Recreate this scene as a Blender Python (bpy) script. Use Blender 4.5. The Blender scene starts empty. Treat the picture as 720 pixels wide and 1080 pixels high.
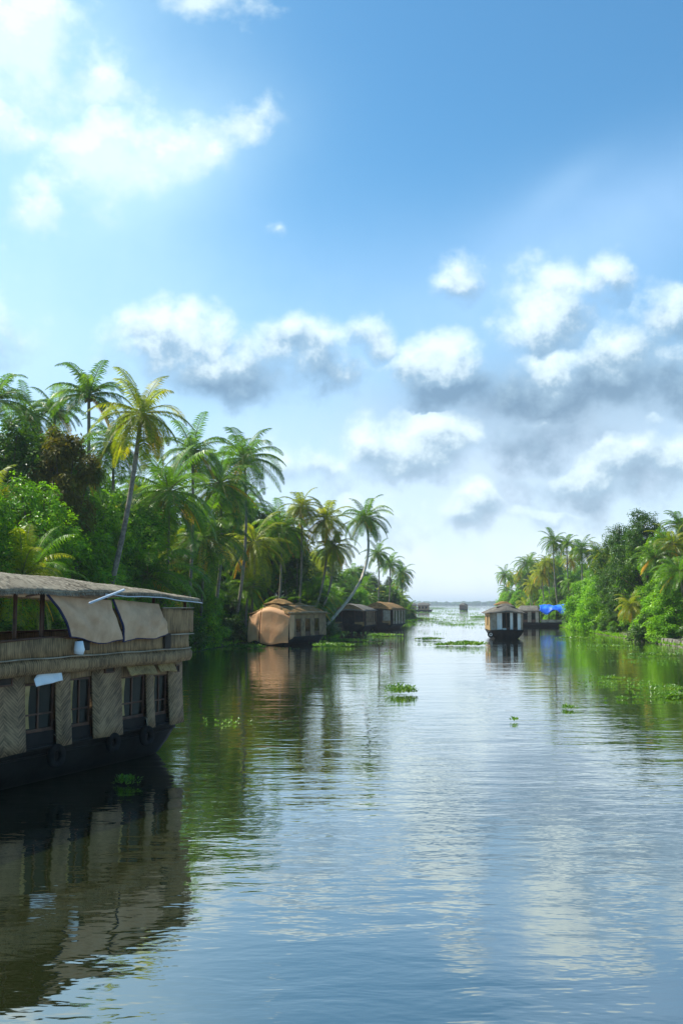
import bpy, bmesh, math, random
from mathutils import Vector, Matrix, Euler, noise
R = math.radians
sc = bpy.context.scene
COL = sc.collection
random.seed(7)

# ------------------------------------------------------------------ camera
H = 5.0; F = 1050.0; PITCH = math.atan(97.0 / F)
cam = bpy.data.cameras.new('camera'); cam_o = bpy.data.objects.new('camera', cam); COL.objects.link(cam_o)
cam.sensor_fit = 'VERTICAL'; cam.sensor_height = 36; cam.lens = 35
cam.clip_start = 0.1; cam.clip_end = 20000
cam_o.location = (0, 0, H); cam_o.rotation_euler = (R(90) + PITCH, 0, 0)
sc.camera = cam_o
sc.view_settings.view_transform = 'Standard'; sc.view_settings.look = 'None'
sc.view_settings.exposure = 0.6; sc.view_settings.gamma = 1; sc.view_settings.use_curve_mapping = False

def at(px, py, Y):
    u = (px - 360) / F; v = (540 - py) / F
    dy = math.cos(PITCH) - v * math.sin(PITCH); dz = math.sin(PITCH) + v * math.cos(PITCH)
    t = Y / dy
    return Vector((u * t, Y, H + dz * t))
def water_at(px, py, z=0.0):
    u = (px - 360) / F; v = (540 - py) / F
    dy = math.cos(PITCH) - v * math.sin(PITCH); dz = math.sin(PITCH) + v * math.cos(PITCH)
    t = (z - H) / dz
    return Vector((u * t, dy * t, z))
def pxof(X, Y): return 360 + F * X / Y

# ------------------------------------------------------------------ sky and sun
SUN_AZ = R(-74)      # measured from +Y, negative to the left
SUN_EL = R(52)
world = bpy.data.worlds.new('World'); sc.world = world; world.use_nodes = True
NT = world.node_tree; NT.nodes.clear()

class G:
    """tiny node helper"""
    def __init__(s, nt): s.nt = nt
    def n(s, t, **k):
        nd = s.nt.nodes.new(t)
        for a, b in k.items(): setattr(nd, a, b)
        return nd
    def put(s, sock, v):
        if isinstance(v, bpy.types.NodeSocket): s.nt.links.new(v, sock)
        elif v is not None: sock.default_value = v
    def m(s, op, a, b=None, c=None, clamp=False):
        nd = s.n('ShaderNodeMath', operation=op, use_clamp=clamp)
        s.put(nd.inputs[0], a); s.put(nd.inputs[1], b)
        if c is not None: s.put(nd.inputs[2], c)
        return nd.outputs[0]
    def v(s, op, a, b=None, scale=None):
        nd = s.n('ShaderNodeVectorMath', operation=op)
        s.put(nd.inputs[0], a)
        if b is not None: s.put(nd.inputs[1], b)
        if scale is not None: s.put(nd.inputs['Scale'], scale)
        return nd.outputs['Value'] if op in ('LENGTH', 'DOT_PRODUCT') else nd.outputs[0]
    def sstep(s, x, a, b):
        nd = s.n('ShaderNodeMapRange', interpolation_type='SMOOTHSTEP')
        s.put(nd.inputs[0], x); nd.inputs[1].default_value = a; nd.inputs[2].default_value = b
        return nd.outputs[0]
    def mix(s, f, a, b):
        nd = s.n('ShaderNodeMix', data_type='RGBA', clamp_factor=True)
        s.put(nd.inputs[0], f); s.put(nd.inputs[6], a); s.put(nd.inputs[7], b)
        return nd.outputs[2]
    def noise(s, vec, scale, detail=4, rough=0.5, dist=0.0, dim='3D'):
        nd = s.n('ShaderNodeTexNoise', noise_dimensions=dim)
        if vec is not None: s.put(nd.inputs['Vector'], vec)
        nd.inputs['Scale'].default_value = scale; nd.inputs['Detail'].default_value = detail
        nd.inputs['Roughness'].default_value = rough; nd.inputs['Distortion'].default_value = dist
        return nd

# sky directions of cloud masses (azimuth, tangent of elevation), read off the photograph
def sky_dir(px, py):
    p = at(px, py, 1.0) - Vector((0, 0, H))
    return math.atan2(p.x, p.y), p.z / math.hypot(p.x, p.y)
# px, py, rx, ry, tilt deg, weight
CLOUDS = [   # last value: brightness bias, negative for grey masses
 (10, 40, 80, 105, 0, 1.0, .2), (5, 120, 45, 45, 0, .8, .2), (108, 82, 42, 34, -10, .75, .2), (112, 168, 80, 50, 25, .95, .2), (40, 215, 32, 34, 0, .7, .2),
 (200, 148, 52, 34, 20, .75, .2), (245, 128, 58, 26, 25, .75, .2), (225, 3, 60, 20, 0, .75, .2), (285, 237, 14, 9, 0, .5, .2), (483, 283, 38, 24, 12, .8, .1),
 (182, 352, 74, 44, 5, 1.25, .12), (150, 372, 44, 30, 0, .9, 0), (228, 392, 72, 34, 0, .95, -.30), (305, 370, 62, 42, 0, .95, -.02), (335, 392, 60, 30, 0, .8, -.25), (395, 356, 30, 32, 0, .85, .05),
 (460, 384, 66, 40, 0, 1.2, .08), (432, 370, 34, 24, 0, .8, .15), (480, 402, 76, 32, 0, 1.0, -.45), (540, 412, 70, 40, 0, .9, -.45), (572, 330, 44, 52, 20, .95, .1), (580, 385, 34, 48, 0, .8, .08),
 (655, 372, 66, 40, 10, .85, -.05), (640, 405, 90, 40, 0, .9, -.42), (640, 300, 22, 40, 20, .6, .1), (705, 345, 44, 40, 0, .7, 0), (700, 410, 60, 40, 0, .8, -.35),
 (560, 465, 100, 50, 0, .62, -.50), (600, 520, 110, 34, 0, .55, -.40),
 (428, 474, 66, 44, 8, 1.25, 0), (478, 462, 36, 26, 0, .8, .08), (430, 500, 60, 22, 0, .7, -.3), (500, 540, 32, 26, 10, .75, -.05), (640, 502, 84, 32, 10, .95, -.1), (704, 485, 44, 40, 0, .9, 0), (683, 446, 20, 13, 0, .5, .1),
 (330, 500, 60, 34, 0, .6, .05), (420, 545, 70, 22, 0, .55, .1), (580, 545, 80, 16, 0, .5, 0), (900, 300, 120, 60, 0, 1.0, 0), (1000, 480, 150, 40, 0, 1, 0), (-150, 150, 110, 70, 0, 1, .2), (-120, 330, 120, 60, 0, 1, 0),
]
def cloud_group():
    gt = bpy.data.node_groups.new('cloud_field', 'ShaderNodeTree')
    gt.interface.new_socket('P', in_out='INPUT', socket_type='NodeSocketVector')
    gt.interface.new_socket('D', in_out='OUTPUT', socket_type='NodeSocketFloat')
    gt.interface.new_socket('S', in_out='OUTPUT', socket_type='NodeSocketFloat')
    g = G(gt); gi = g.n('NodeGroupInput'); go = g.n('NodeGroupOutput'); P = gi.outputs[0]
    w1 = g.noise(P, 9.0, 2, .5); w = g.v('SCALE', g.v('SUBTRACT', w1.outputs['Color'], (.5, .5, .5)), scale=.075)
    w2 = g.noise(P, 38.0, 3, .55); ww = g.v('SCALE', g.v('SUBTRACT', w2.outputs['Color'], (.5, .5, .5)), scale=.026)
    Q = g.v('ADD', P, g.v('ADD', w, ww)); Q = g.v('MULTIPLY', Q, (1, 1, 0))
    acc = None; sh = 0.0
    for (x, y, rx, ry, rot, wt, bias) in CLOUDS:
        a, t = sky_dir(x, y)
        mp = g.n('ShaderNodeMapping', vector_type='TEXTURE')
        g.put(mp.inputs['Vector'], Q); mp.inputs['Location'].default_value = (a, t, 0)
        mp.inputs['Rotation'].default_value = (0, 0, R(rot)); mp.inputs['Scale'].default_value = (rx * 1.25 / F, ry * 1.25 / F, 1)
        q = g.m('MULTIPLY', g.m('SUBTRACT', 1.0, g.v('LENGTH', mp.outputs[0])), wt)
        sp = g.n('ShaderNodeSeparateXYZ'); g.put(sp.inputs[0], mp.outputs[0]); ly = g.m('ADD', sp.outputs[1], bias * 1.4)
        if acc is None: acc = q; sh = ly
        else:
            k = g.m('ADD', .5, g.m('MULTIPLY', g.m('SUBTRACT', q, acc), 5.0), clamp=True)
            sh = g.m('ADD', sh, g.m('MULTIPLY', k, g.m('SUBTRACT', ly, sh)))
            acc = g.m('SMOOTH_MAX', acc, q, .12)
        Q = g.v('ADD', Q, g.m('MULTIPLY', acc, 1e-7))      # keeps the evaluation in order
    nf = g.noise(P, 17.0, 12, .62).outputs[0]
    n2 = g.noise(g.v('ADD', P, (-.008, .016, 0)), 17.0, 6, .58).outputs[0]
    nb = g.noise(P, 14.0, 3, .5).outputs[0]
    d = g.m('ADD', acc, g.m('MULTIPLY', g.m('SUBTRACT', nf, .5), 1.45))
    d = g.m('ADD', d, g.m('MULTIPLY', g.m('SUBTRACT', nb, .5), 1.0))
    g.put(go.inputs[0], d)
    g.put(go.inputs[1], g.m('ADD', g.m('MULTIPLY', sh, .70), g.m('MULTIPLY', g.m('SUBTRACT', nf, n2), 1.5)))
    return gt
CG = cloud_group()
g = G(NT)
tc = g.n('ShaderNodeTexCoord'); sep = g.n('ShaderNodeSeparateXYZ'); g.put(sep.inputs[0], tc.outputs['Generated'])
X, Y, Z = sep.outputs
az = g.m('ARCTAN2', X, Y); hyp = g.m('SQRT', g.m('ADD', g.m('MULTIPLY', X, X), g.m('MULTIPLY', Y, Y)))
te = g.m('DIVIDE', Z, g.m('MAXIMUM', hyp, .02))
cmb = g.n('ShaderNodeCombineXYZ'); g.put(cmb.inputs[0], az); g.put(cmb.inputs[1], te); P = cmb.outputs[0]
cgn = g.n('ShaderNodeGroup'); cgn.node_tree = CG; g.put(cgn.inputs[0], P); D0, S0 = cgn.outputs
alpha = g.m('MULTIPLY', g.sstep(D0, .0, .72), g.m('ADD', .72, g.m('MULTIPLY', g.sstep(S0, -.5, .1), .24)))
lit = g.m('ADD', .62, S0, clamp=True)
high = g.sstep(te, .27, .37)                      # thin high cloud near the sun keeps no dark base
lit = g.m('MAXIMUM', lit, g.m('MULTIPLY', high, .80))
ramp = g.n('ShaderNodeValToRGB'); g.put(ramp.inputs[0], lit)
el = ramp.color_ramp.elements
el[0].position = .10; el[0].color = (.105, .19, .29, 1); el[1].position = .98; el[1].color = (.68, .80, .79, 1)
e = ramp.color_ramp.elements.new(.42); e.color = (.25, .37, .48, 1)
e = ramp.color_ramp.elements.new(.66); e.color = (.50, .62, .69, 1)
sky = g.n('ShaderNodeTexSky', sky_type='NISHITA', sun_disc=False)
sky.sun_elevation = SUN_EL; sky.sun_rotation = SUN_AZ; sky.altitude = 0
sky.air_density = 1.0; sky.dust_density = 1.2; sky.ozone_density = 2.0
hs = g.n('ShaderNodeHueSaturation'); hs.inputs['Saturation'].default_value = 1.0; g.put(hs.inputs['Color'], sky.outputs[0])
SKS = 0.106
skyc = g.v('SCALE', g.v('MULTIPLY', hs.outputs[0], (.56, 1.06, 1.20)), scale=SKS)
# soft veils: px, py, rx, ry, rot, strength, colour
VEILS = [
 (0, 70, 220, 230, 0, .50, (.62, .86, .92, 1)), (20, 330, 260, 140, 0, .55, (.48, .70, .86, 1)), (170, 170, 130, 70, 25, .45, (.60, .82, .90, 1)), (300, 420, 700, 170, 0, .50, (.44, .62, .82, 1)),
 (590, 470, 210, 90, 0, .70, (.27, .38, .49, 1)), (530, 425, 130, 40, 0, .60, (.15, .24, .34, 1)), (660, 400, 120, 60, 0, .45, (.26, .38, .49, 1)),
 (640, 250, 240, 80, 20, .45, (.40, .60, .86, 1)), (590, 200, 70, 22, 35, .12, (.5, .7, .9, 1)), (240, 402, 80, 26, 0, .55, (.16, .26, .37, 1)),
 (360, 610, 1400, 85, 0, .92, (.69, .76, .85, 1)), (360, 520, 1200, 100, 0, .58, (.58, .68, .80, 1)),
]
colr = skyc
vn = g.m('ADD', .55, g.m('MULTIPLY', g.noise(P, 7, 6, .6).outputs[0], .9))
for (x, y, rx, ry, rot, st, c) in VEILS:
    a, t = sky_dir(x, y)
    mp = g.n('ShaderNodeMapping', vector_type='TEXTURE'); g.put(mp.inputs['Vector'], P)
    mp.inputs['Location'].default_value = (a, t, 0); mp.inputs['Rotation'].default_value = (0, 0, R(rot)); mp.inputs['Scale'].default_value = (rx / F, ry / F, 1)
    L = g.v('LENGTH', mp.outputs[0]); f = g.m('POWER', 2.718, g.m('MULTIPLY', g.m('MULTIPLY', L, L), -1.3))
    colr = g.mix(g.m('MULTIPLY', g.m('MULTIPLY', f, st), vn, clamp=True), colr, c)
    P = g.v('ADD', P, g.v('SCALE', colr, scale=1e-7))
colr = g.mix(g.m('MULTIPLY', alpha, .93), colr, ramp.outputs[0])
bg = g.n('ShaderNodeBackground'); g.put(bg.inputs[0], g.v('SCALE', colr, scale=10.0)); bg.inputs[1].default_value = .1
out = g.n('ShaderNodeOutputWorld'); g.put(out.inputs[0], bg.outputs[0])
world.cycles.sampling_method = 'MANUAL'; world.cycles.sample_map_resolution = 512

sl = bpy.data.lights.new('sun', 'SUN'); sl.energy = 5.0; sl.angle = R(.53); sl.color = (1, .96, .86)
so = bpy.data.objects.new('sun', sl); COL.objects.link(so)
sdir = Vector((math.sin(SUN_AZ) * math.cos(SUN_EL), math.cos(SUN_AZ) * math.cos(SUN_EL), math.sin(SUN_EL)))
so.rotation_euler = sdir.to_track_quat('Z', 'Y').to_euler(); so.location = (-40, 20, 60)

# ------------------------------------------------------------------ materials
MATS = {}
def newmat(name):
    m = bpy.data.materials.new(name); m.use_nodes = True; m.node_tree.nodes.clear()
    MATS[name] = m; return m, G(m.node_tree)
def principled(g, base, rough=.6, bump=None, bstr=.3, bdist=.02, spec=.4, metallic=0):
    p = g.n('ShaderNodeBsdfPrincipled'); g.put(p.inputs['Base Color'], base); g.put(p.inputs['Roughness'], rough)
    p.inputs['Specular IOR Level'].default_value = spec; p.inputs['Metallic'].default_value = metallic
    if bump is not None:
        b = g.n('ShaderNodeBump'); b.inputs['Strength'].default_value = bstr; b.inputs['Distance'].default_value = bdist
        g.put(b.inputs['Height'], bump); g.put(p.inputs['Normal'], b.outputs[0])
    return p
def finish(g, sh):
    o = g.n('ShaderNodeOutputMaterial'); g.put(o.inputs[0], sh)
def rgba(c): return (c[0], c[1], c[2], 1)
def plain(name, c1, c2, scale=3, rough=.7, bstr=.3, bscale=None, spec=.3, dist=.02, metallic=0):
    m, g = newmat(name); co = g.n('ShaderNodeTexCoord').outputs['Object']
    n1 = g.noise(co, scale, 6, .6).outputs[0]; n2 = g.noise(co, bscale or scale * 8, 4, .6).outputs[0]
    n3 = g.noise(co, scale * .3, 3, .5).outputs[0]
    f = g.sstep(g.m('ADD', g.m('MULTIPLY', n1, .6), g.m('MULTIPLY', n3, .4)), .36, .64)
    p = principled(g, g.mix(f, rgba(c1), rgba(c2)), rough, n2, bstr, dist, spec, metallic); finish(g, p.outputs[0]); return m
def leafmat(name, c1, c2, c3, rough=.42, trans=.35, spec=.5):
    m, g = newmat(name)
    geo = g.n('ShaderNodeNewGeometry'); oi = g.n('ShaderNodeObjectInfo')
    n = g.noise(g.n('ShaderNodeTexCoord').outputs['Object'], .45, 3, .6).outputs[0]
    f1 = g.m('ADD', g.m('MULTIPLY', geo.outputs['Random Per Island'], .65), g.m('MULTIPLY', oi.outputs['Random'], .35))
    c = g.mix(f1, rgba(c1), rgba(c2)); c = g.mix(g.sstep(n, .5, .72), c, rgba(c3))
    p = principled(g, c, rough, spec=spec)
    t = g.n('ShaderNodeBsdfTranslucent')
    tcx = g.v('MULTIPLY', c, (1.7, 1.7, .5)); g.put(t.inputs[0], tcx)
    mx = g.n('ShaderNodeMixShader'); mx.inputs[0].default_value = trans
    g.put(mx.inputs[1], p.outputs[0]); g.put(mx.inputs[2], t.outputs[0]); finish(g, mx.outputs[0]); return m
M_PALM = leafmat('palm_leaf', (.018, .055, .003), (.13, .27, .008), (.22, .34, .010), .34, .44, .22)
M_PALM2 = leafmat('palm_leaf_warm', (.06, .11, .004), (.28, .31, .008), (.42, .36, .012), .40, .46, .22)
M_DRY = leafmat('dry_frond', (.62, .40, .03), (.60, .27, .02), (.44, .22, .03), .6, .45, .15)
M_LEAF = leafmat('broad_leaf', (.030, .085, .002), (.20, .41, .006), (.30, .48, .010), .36, .46, .25)
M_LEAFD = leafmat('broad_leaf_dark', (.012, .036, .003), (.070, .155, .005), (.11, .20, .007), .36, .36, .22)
M_LEAFR = leafmat('broad_leaf_russet', (.05, .065, .006), (.17, .13, .012), (.10, .17, .010), .5, .38, .15)
M_HYA = leafmat('hyacinth_leaf', (.045, .12, .010), (.12, .25, .015), (.17, .26, .025), .4, .35, .4)
M_RUSH = leafmat('bush_leaf', (.045, .125, .003), (.20, .42, .006), (.28, .48, .010), .42, .42, .2)
M_BARK = plain('palm_bark', (.13, .105, .08), (.28, .24, .19), 6, .85, .6, 30)
M_BARKP = plain('sunlit_palm_bark', (.34, .30, .25), (.56, .52, .45), 6, .8, .6, 30)  # lighter copy of the palm bark, sunlight put into its colour
M_BARK2 = plain('tree_bark', (.07, .05, .035), (.16, .12, .085), 3, .9, .6, 20)
M_STALK = plain('frond_stalk', (.12, .14, .03), (.20, .20, .05), 3, .6)
M_NUT = plain('coconut_husk', (.10, .13, .02), (.24, .17, .04), 2, .6)
M_EARTH = plain('earth', (.05, .045, .025), (.09, .10, .03), .5, .95, .6, 6, dist=.1)
M_STONE = plain('bank_stone', (.09, .08, .06), (.20, .18, .14), 1.2, .9, .7, 5, dist=.08)
M_HULL = plain('tarred_hull', (.007, .006, .005), (.020, .018, .015), 1.5, .6, .25, 12, .12)
M_BLACK = plain('black_hull', (.005, .005, .005), (.016, .015, .014), 2, .6, .25, 12, .12)
M_TYRE = plain('rubber', (.006, .006, .006), (.020, .019, .018), 5, .85, .3, None, .1)
M_WOOD = plain('dark_wood', (.045, .018, .010), (.11, .045, .022), 4, .55, .3, 30)
M_CURT = plain('curtain_cloth', (.34, .24, .09), (.50, .38, .19), 3, .85, .2)
M_TARP = plain('tan_tarpaulin', (.46, .28, .165), (.66, .43, .27), 1.6, .72, .5, 7, dist=.05)
M_TARPE = plain('navy_tarp_edge', (.02, .02, .06), (.04, .04, .10), 3, .7)
M_TARP2 = plain('peach_tarpaulin', (.50, .25, .115), (.62, .35, .18), .8, .7, .4, 3, dist=.08)
M_BLUE = plain('blue_tarpaulin', (.010, .10, .62), (.04, .22, .80), 1.0, .45, .4, 3, dist=.08)
M_WCLOTH = plain('white_cloth', (.66, .72, .78), (.80, .82, .84), 3, .8, .2)
M_WHITE = plain('white_paint', (.60, .62, .60), (.78, .78, .74), 2, .6, .2)
M_PIPE = plain('pale_pipe', (.50, .55, .62), (.66, .70, .75), 4, .45)
M_OLD = plain('weathered_board', (.22, .18, .13), (.42, .36, .28), 2, .8, .4)
M_DARKIN = plain('dark_interior_board', (.02, .015, .012), (.05, .035, .025), 3, .8)  # bulkhead boards, also the painted shade in hatches and ports
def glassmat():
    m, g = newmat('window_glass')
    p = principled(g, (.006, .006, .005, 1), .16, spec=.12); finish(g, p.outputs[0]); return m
M_GLASS = glassmat()
def thatch(name, c1, c2, axis=0, sc_=28):
    m, g = newmat(name); co = g.n('ShaderNodeTexCoord').outputs['Object']
    mp = g.n('ShaderNodeMapping'); s = [sc_, 2.0, 6.0] if axis == 0 else [2.0, sc_, 6.0]
    mp.inputs['Scale'].default_value = s; g.put(mp.inputs[0], co)
    n1 = g.noise(mp.outputs[0], 1.0, 5, .65).outputs[0]; n2 = g.noise(co, .9, 5, .6).outputs[0]
    n3 = g.noise(co, 5.5, 4, .6).outputs[0]
    # courses of palm-leaf thatch running along the roof
    w = g.n('ShaderNodeTexWave', wave_type='BANDS', bands_direction='Y' if axis == 0 else 'X', wave_profile='SAW'); g.put(w.inputs[0], co)
    w.inputs['Scale'].default_value = .9; w.inputs['Distortion'].default_value = 1.4; w.inputs['Detail'].default_value = 3
    f = g.m('ADD', g.m('MULTIPLY', n1, .45), g.m('ADD', g.m('MULTIPLY', n2, .30), g.m('MULTIPLY', n3, .25)))
    c = g.mix(g.sstep(f, .38, .62), rgba(c1), rgba(c2))
    h = g.m('ADD', n1, g.m('MULTIPLY', w.outputs[1], .5))
    p = principled(g, c, .92, h, .7, .05, .15); finish(g, p.outputs[0]); return m
M_THATCH = thatch('thatch', (.10, .08, .055), (.40, .34, .25))
M_THATCH2 = thatch('thatch_brown', (.11, .065, .025), (.34, .20, .08))
M_THATCH3 = thatch('thatch_grey', (.08, .07, .06), (.20, .18, .15))
def rattan(name, c1, c2, mode, freq=9.0):
    """mode 'V' upright canes, 'D' slanting weave"""
    m, g = newmat(name); co = g.n('ShaderNodeTexCoord').outputs['Object']
    mp = g.n('ShaderNodeMapping'); g.put(mp.inputs[0], co)
    if mode == 'D': mp.inputs['Rotation'].default_value = (0, R(-50), 0)
    vec = mp.outputs[0]
    if mode == 'D':      # slanting strips that change direction from column to column
        mpb = g.n('ShaderNodeMapping'); g.put(mpb.inputs[0], co); mpb.inputs['Rotation'].default_value = (0, R(50), 0); mpb.inputs['Location'].default_value = (3, 1, 2)
        sx = g.n('ShaderNodeSeparateXYZ'); g.put(sx.inputs[0], co)
        col_ = g.m('GREATER_THAN', g.m('SINE', g.m('MULTIPLY', sx.outputs[0], 3.7)), .55)
        vm = g.n('ShaderNodeMix', data_type='VECTOR'); g.put(vm.inputs[0], col_); g.put(vm.inputs[4], mp.outputs[0]); g.put(vm.inputs[5], mpb.outputs[0]); vec = vm.outputs[1]
    w = g.n('ShaderNodeTexWave', wave_type='BANDS', bands_direction='X', wave_profile='SIN'); g.put(w.inputs[0], vec)
    w.inputs['Scale'].default_value = freq / 3.14 * .5; w.inputs['Distortion'].default_value = 1.6; w.inputs['Detail'].default_value = 3; w.inputs['Detail Scale'].default_value = 2.5
    mp2 = g.n('ShaderNodeMapping'); g.put(mp2.inputs[0], vec); mp2.inputs['Scale'].default_value = (16, 16, 1.8)
    n = g.noise(mp2.outputs[0], 1.0, 4, .6).outputs[0]; n2 = g.noise(co, 1.3, 5, .6).outputs[0]
    f = g.m('ADD', g.m('MULTIPLY', w.outputs[1], .10), g.m('ADD', g.m('MULTIPLY', n, .60), g.m('MULTIPLY', n2, .48)))
    c = g.mix(g.sstep(f, .36, .80), rgba(c1), rgba(c2))
    p = principled(g, c, .7, f, .8, .03, .3); finish(g, p.outputs[0]); return m
M_RAT_V = rattan('cane_upright', (.055, .028, .010), (.38, .235, .11), 'V', 26)
M_RAT_D = rattan('cane_slanting', (.050, .028, .012), (.36, .23, .12), 'D', 26)
M_RAT_O = rattan('cane_ochre', (.11, .06, .015), (.40, .26, .10), 'V', 26)
def water():
    m, g = newmat('backwater')
    geo = g.n('ShaderNodeNewGeometry').outputs['Position']
    def lay(sx, sy, sc_, det, ro, dist=0):
        mp = g.n('ShaderNodeMapping'); g.put(mp.inputs[0], geo); mp.inputs['Scale'].default_value = (sx, sy, 1); mp.inputs['Rotation'].default_value = (0, 0, R(random.uniform(-14, 14)))
        return g.noise(mp.outputs[0], sc_, det, ro, dist).outputs[0]
    a = lay(.42, 1.0, 1.25, 3, .5, .4); b = lay(.22, .75, .50, 2, .5, .3); c = lay(.5, 1.0, 4.2, 2, .5); big = lay(.10, .22, .14, 3, .5)
    amp = g.sstep(big, .35, .65)
    h = g.m('ADD', g.m('MULTIPLY', a, .030), g.m('MULTIPLY', b, .060))
    h = g.m('ADD', h, g.m('MULTIPLY', c, .008))
    h = g.m('MULTIPLY', h, g.m('ADD', .45, g.m('MULTIPLY', amp, .75)))
    bp = g.n('ShaderNodeBump'); bp.inputs['Strength'].default_value = 1.0; bp.inputs['Distance'].default_value = .70; g.put(bp.inputs['Height'], h)
    body = g.n('ShaderNodeBsdfDiffuse'); body.inputs[0].default_value = (.013, .018, .005, 1)
    gl = g.n('ShaderNodeBsdfGlossy'); gl.inputs['Roughness'].default_value = .022; gl.inputs[0].default_value = (1.0, .985, .955, 1)
    g.put(gl.inputs['Normal'], bp.outputs[0])
    fr = g.n('ShaderNodeFresnel'); fr.inputs[0].default_value = 2.0; g.put(fr.inputs['Normal'], bp.outputs[0])
    f = g.m('SUBTRACT', 1.0, g.m('POWER', g.m('SUBTRACT', .97, fr.outputs[0], clamp=True), 2.0), clamp=True)
    mx = g.n('ShaderNodeMixShader'); g.put(mx.inputs[0], f); g.put(mx.inputs[1], body.outputs[0]); g.put(mx.inputs[2], gl.outputs[0])
    finish(g, mx.outputs[0]); return m
M_WATER = water()

# ------------------------------------------------------------------ mesh helpers
class MB:
    def __init__(s): s.v = []; s.f = []
    def quad(s, a, b, c, d):
        i = len(s.v); s.v += [a, b, c, d]; s.f.append((i, i + 1, i + 2, i + 3))
    def tri(s, a, b, c):
        i = len(s.v); s.v += [a, b, c]; s.f.append((i, i + 1, i + 2))
    def box(s, x0, x1, y0, y1, z0, z1, dz=0):
        i = len(s.v)
        s.v += [(x0, y0, z0), (x1, y0, z0), (x1, y1, z0), (x0, y1, z0), (x0, y0, z1), (x1, y0, z1), (x1, y1, z1), (x0, y1, z1)]
        s.f += [tuple(i + k for k in q) for q in ((0, 3, 2, 1), (4, 5, 6, 7), (0, 1, 5, 4), (1, 2, 6, 5), (2, 3, 7, 6), (3, 0, 4, 7))]
    def hexa(s, pts):
        i = len(s.v); s.v += list(pts)
        s.f += [tuple(i + k for k in q) for q in ((0, 3, 2, 1), (4, 5, 6, 7), (0, 1, 5, 4), (1, 2, 6, 5), (2, 3, 7, 6), (3, 0, 4, 7))]
    def tube(s, pts, rads, n=8, cap=True):
        pts = [Vector(p) for p in pts]; base = len(s.v); m = len(pts)
        if not hasattr(rads, '__len__'): rads = [rads] * m
        for k, p in enumerate(pts):
            d = (pts[min(k + 1, m - 1)] - pts[max(k - 1, 0)]).normalized()
            up = Vector((0, 0, 1)) if abs(d.z) < .9 else Vector((1, 0, 0))
            a = d.cross(up).normalized(); b = d.cross(a)
            for j in range(n):
                t = 2 * math.pi * j / n; s.v.append(p + (a * math.cos(t) + b * math.sin(t)) * rads[k])
        for k in range(m - 1):
            for j in range(n):
                s.f.append((base + k * n + j, base + k * n + (j + 1) % n, base + (k + 1) * n + (j + 1) % n, base + (k + 1) * n + j))
        if cap:
            s.f.append(tuple(base + j for j in range(n))[::-1]); s.f.append(tuple(base + (m - 1) * n + j for j in range(n)))
    def grid(s, fn, nu, nv, close_u=False):
        base = len(s.v)
        for i in range(nu + 1):
            for j in range(nv + 1): s.v.append(fn(i / nu, j / nv))
        for i in range(nu):
            for j in range(nv):
                a = base + i * (nv + 1) + j; s.f.append((a, a + 1, a + nv + 2, a + nv + 1))
    def torus(s, c, R_, r, axis='Y', n=24, k=10, flat=1.0):
        base = len(s.v); c = Vector(c)
        for i in range(n):
            t = 2 * math.pi * i / n
            for j in range(k):
                q = 2 * math.pi * j / k; rr = R_ + r * math.cos(q); h = r * flat * math.sin(q)
                s.v.append(c + (Vector((rr * math.cos(t), h, rr * math.sin(t))) if axis == 'Y' else Vector((h, rr * math.cos(t), rr * math.sin(t)))))
        for i in range(n):
            for j in range(k):
                s.f.append((base + i * k + j, base + i * k + (j + 1) % k, base + ((i + 1) % n) * k + (j + 1) % k, base + ((i + 1) % n) * k + j))
    def mesh(s, name, mat, smooth=False):
        me = bpy.data.meshes.new(name); me.from_pydata([tuple(v) for v in s.v], [], s.f); me.materials.append(mat)
        if smooth: me.polygons.foreach_set('use_smooth', [True] * len(me.polygons))
        me.update(); return me
    def build(s, name, mat, parent=None, smooth=False, bevel=0, solid=0, loc=None):
        o = bpy.data.objects.new(name, s.mesh(name, mat, smooth)); COL.objects.link(o)
        if parent is not None: o.parent = parent
        if loc is not None: o.location = loc
        if solid:
            md = o.modifiers.new('solid', 'SOLIDIFY'); md.thickness = solid; md.offset = 0
        if bevel:
            md = o.modifiers.new('bevel', 'BEVEL'); md.width = bevel; md.segments = 2; md.limit_method = 'ANGLE'
        return o
def tag(o, label=None, cat=None, group=None, kind=None):
    if label: o['label'] = label
    if cat: o['category'] = cat
    if group: o['group'] = group
    if kind: o['kind'] = kind
    return o
def empty(name, loc=(0, 0, 0), rz=0):
    o = bpy.data.objects.new(name, None); COL.objects.link(o); o.location = loc; o.rotation_euler = (0, 0, rz); o.empty_display_size = .3
    return o

# ------------------------------------------------------------------ water, land, haze
mb = MB(); mb.quad((-7000, -300, 0), (7000, -300, 0), (7000, 9000, 0), (-7000, 9000, 0))
tag(mb.build('water', M_WATER), kind='structure')
LEFT = [(-28, -60), (-23, 0), (-19.5, 30), (-18, 60), (-17.6, 85), (-16, 105), (-14.5, 116), (-13.5, 128), (-10, 138), (-2, 142), (-1, 152), (-3, 168), (-4, 188), (0, 206), (6, 222), (14, 262), (22, 300), (22, 330), (-5, 365)]
RIGHT = [(52, -60), (47, 0), (43.5, 60), (40.5, 100), (40, 120), (42, 150), (45, 185), (50, 235), (54, 300), (60, 380), (65, 420), (85, 455)]
def densify(P_, step=3.0):
    out = []
    for a, b in zip(P_[:-1], P_[1:]):
        a = Vector(a); b = Vector(b); n = max(1, int((b - a).length / step))
        for k in range(n): out.append(a.lerp(b, k / n))
    out.append(Vector(P_[-1])); return out
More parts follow.
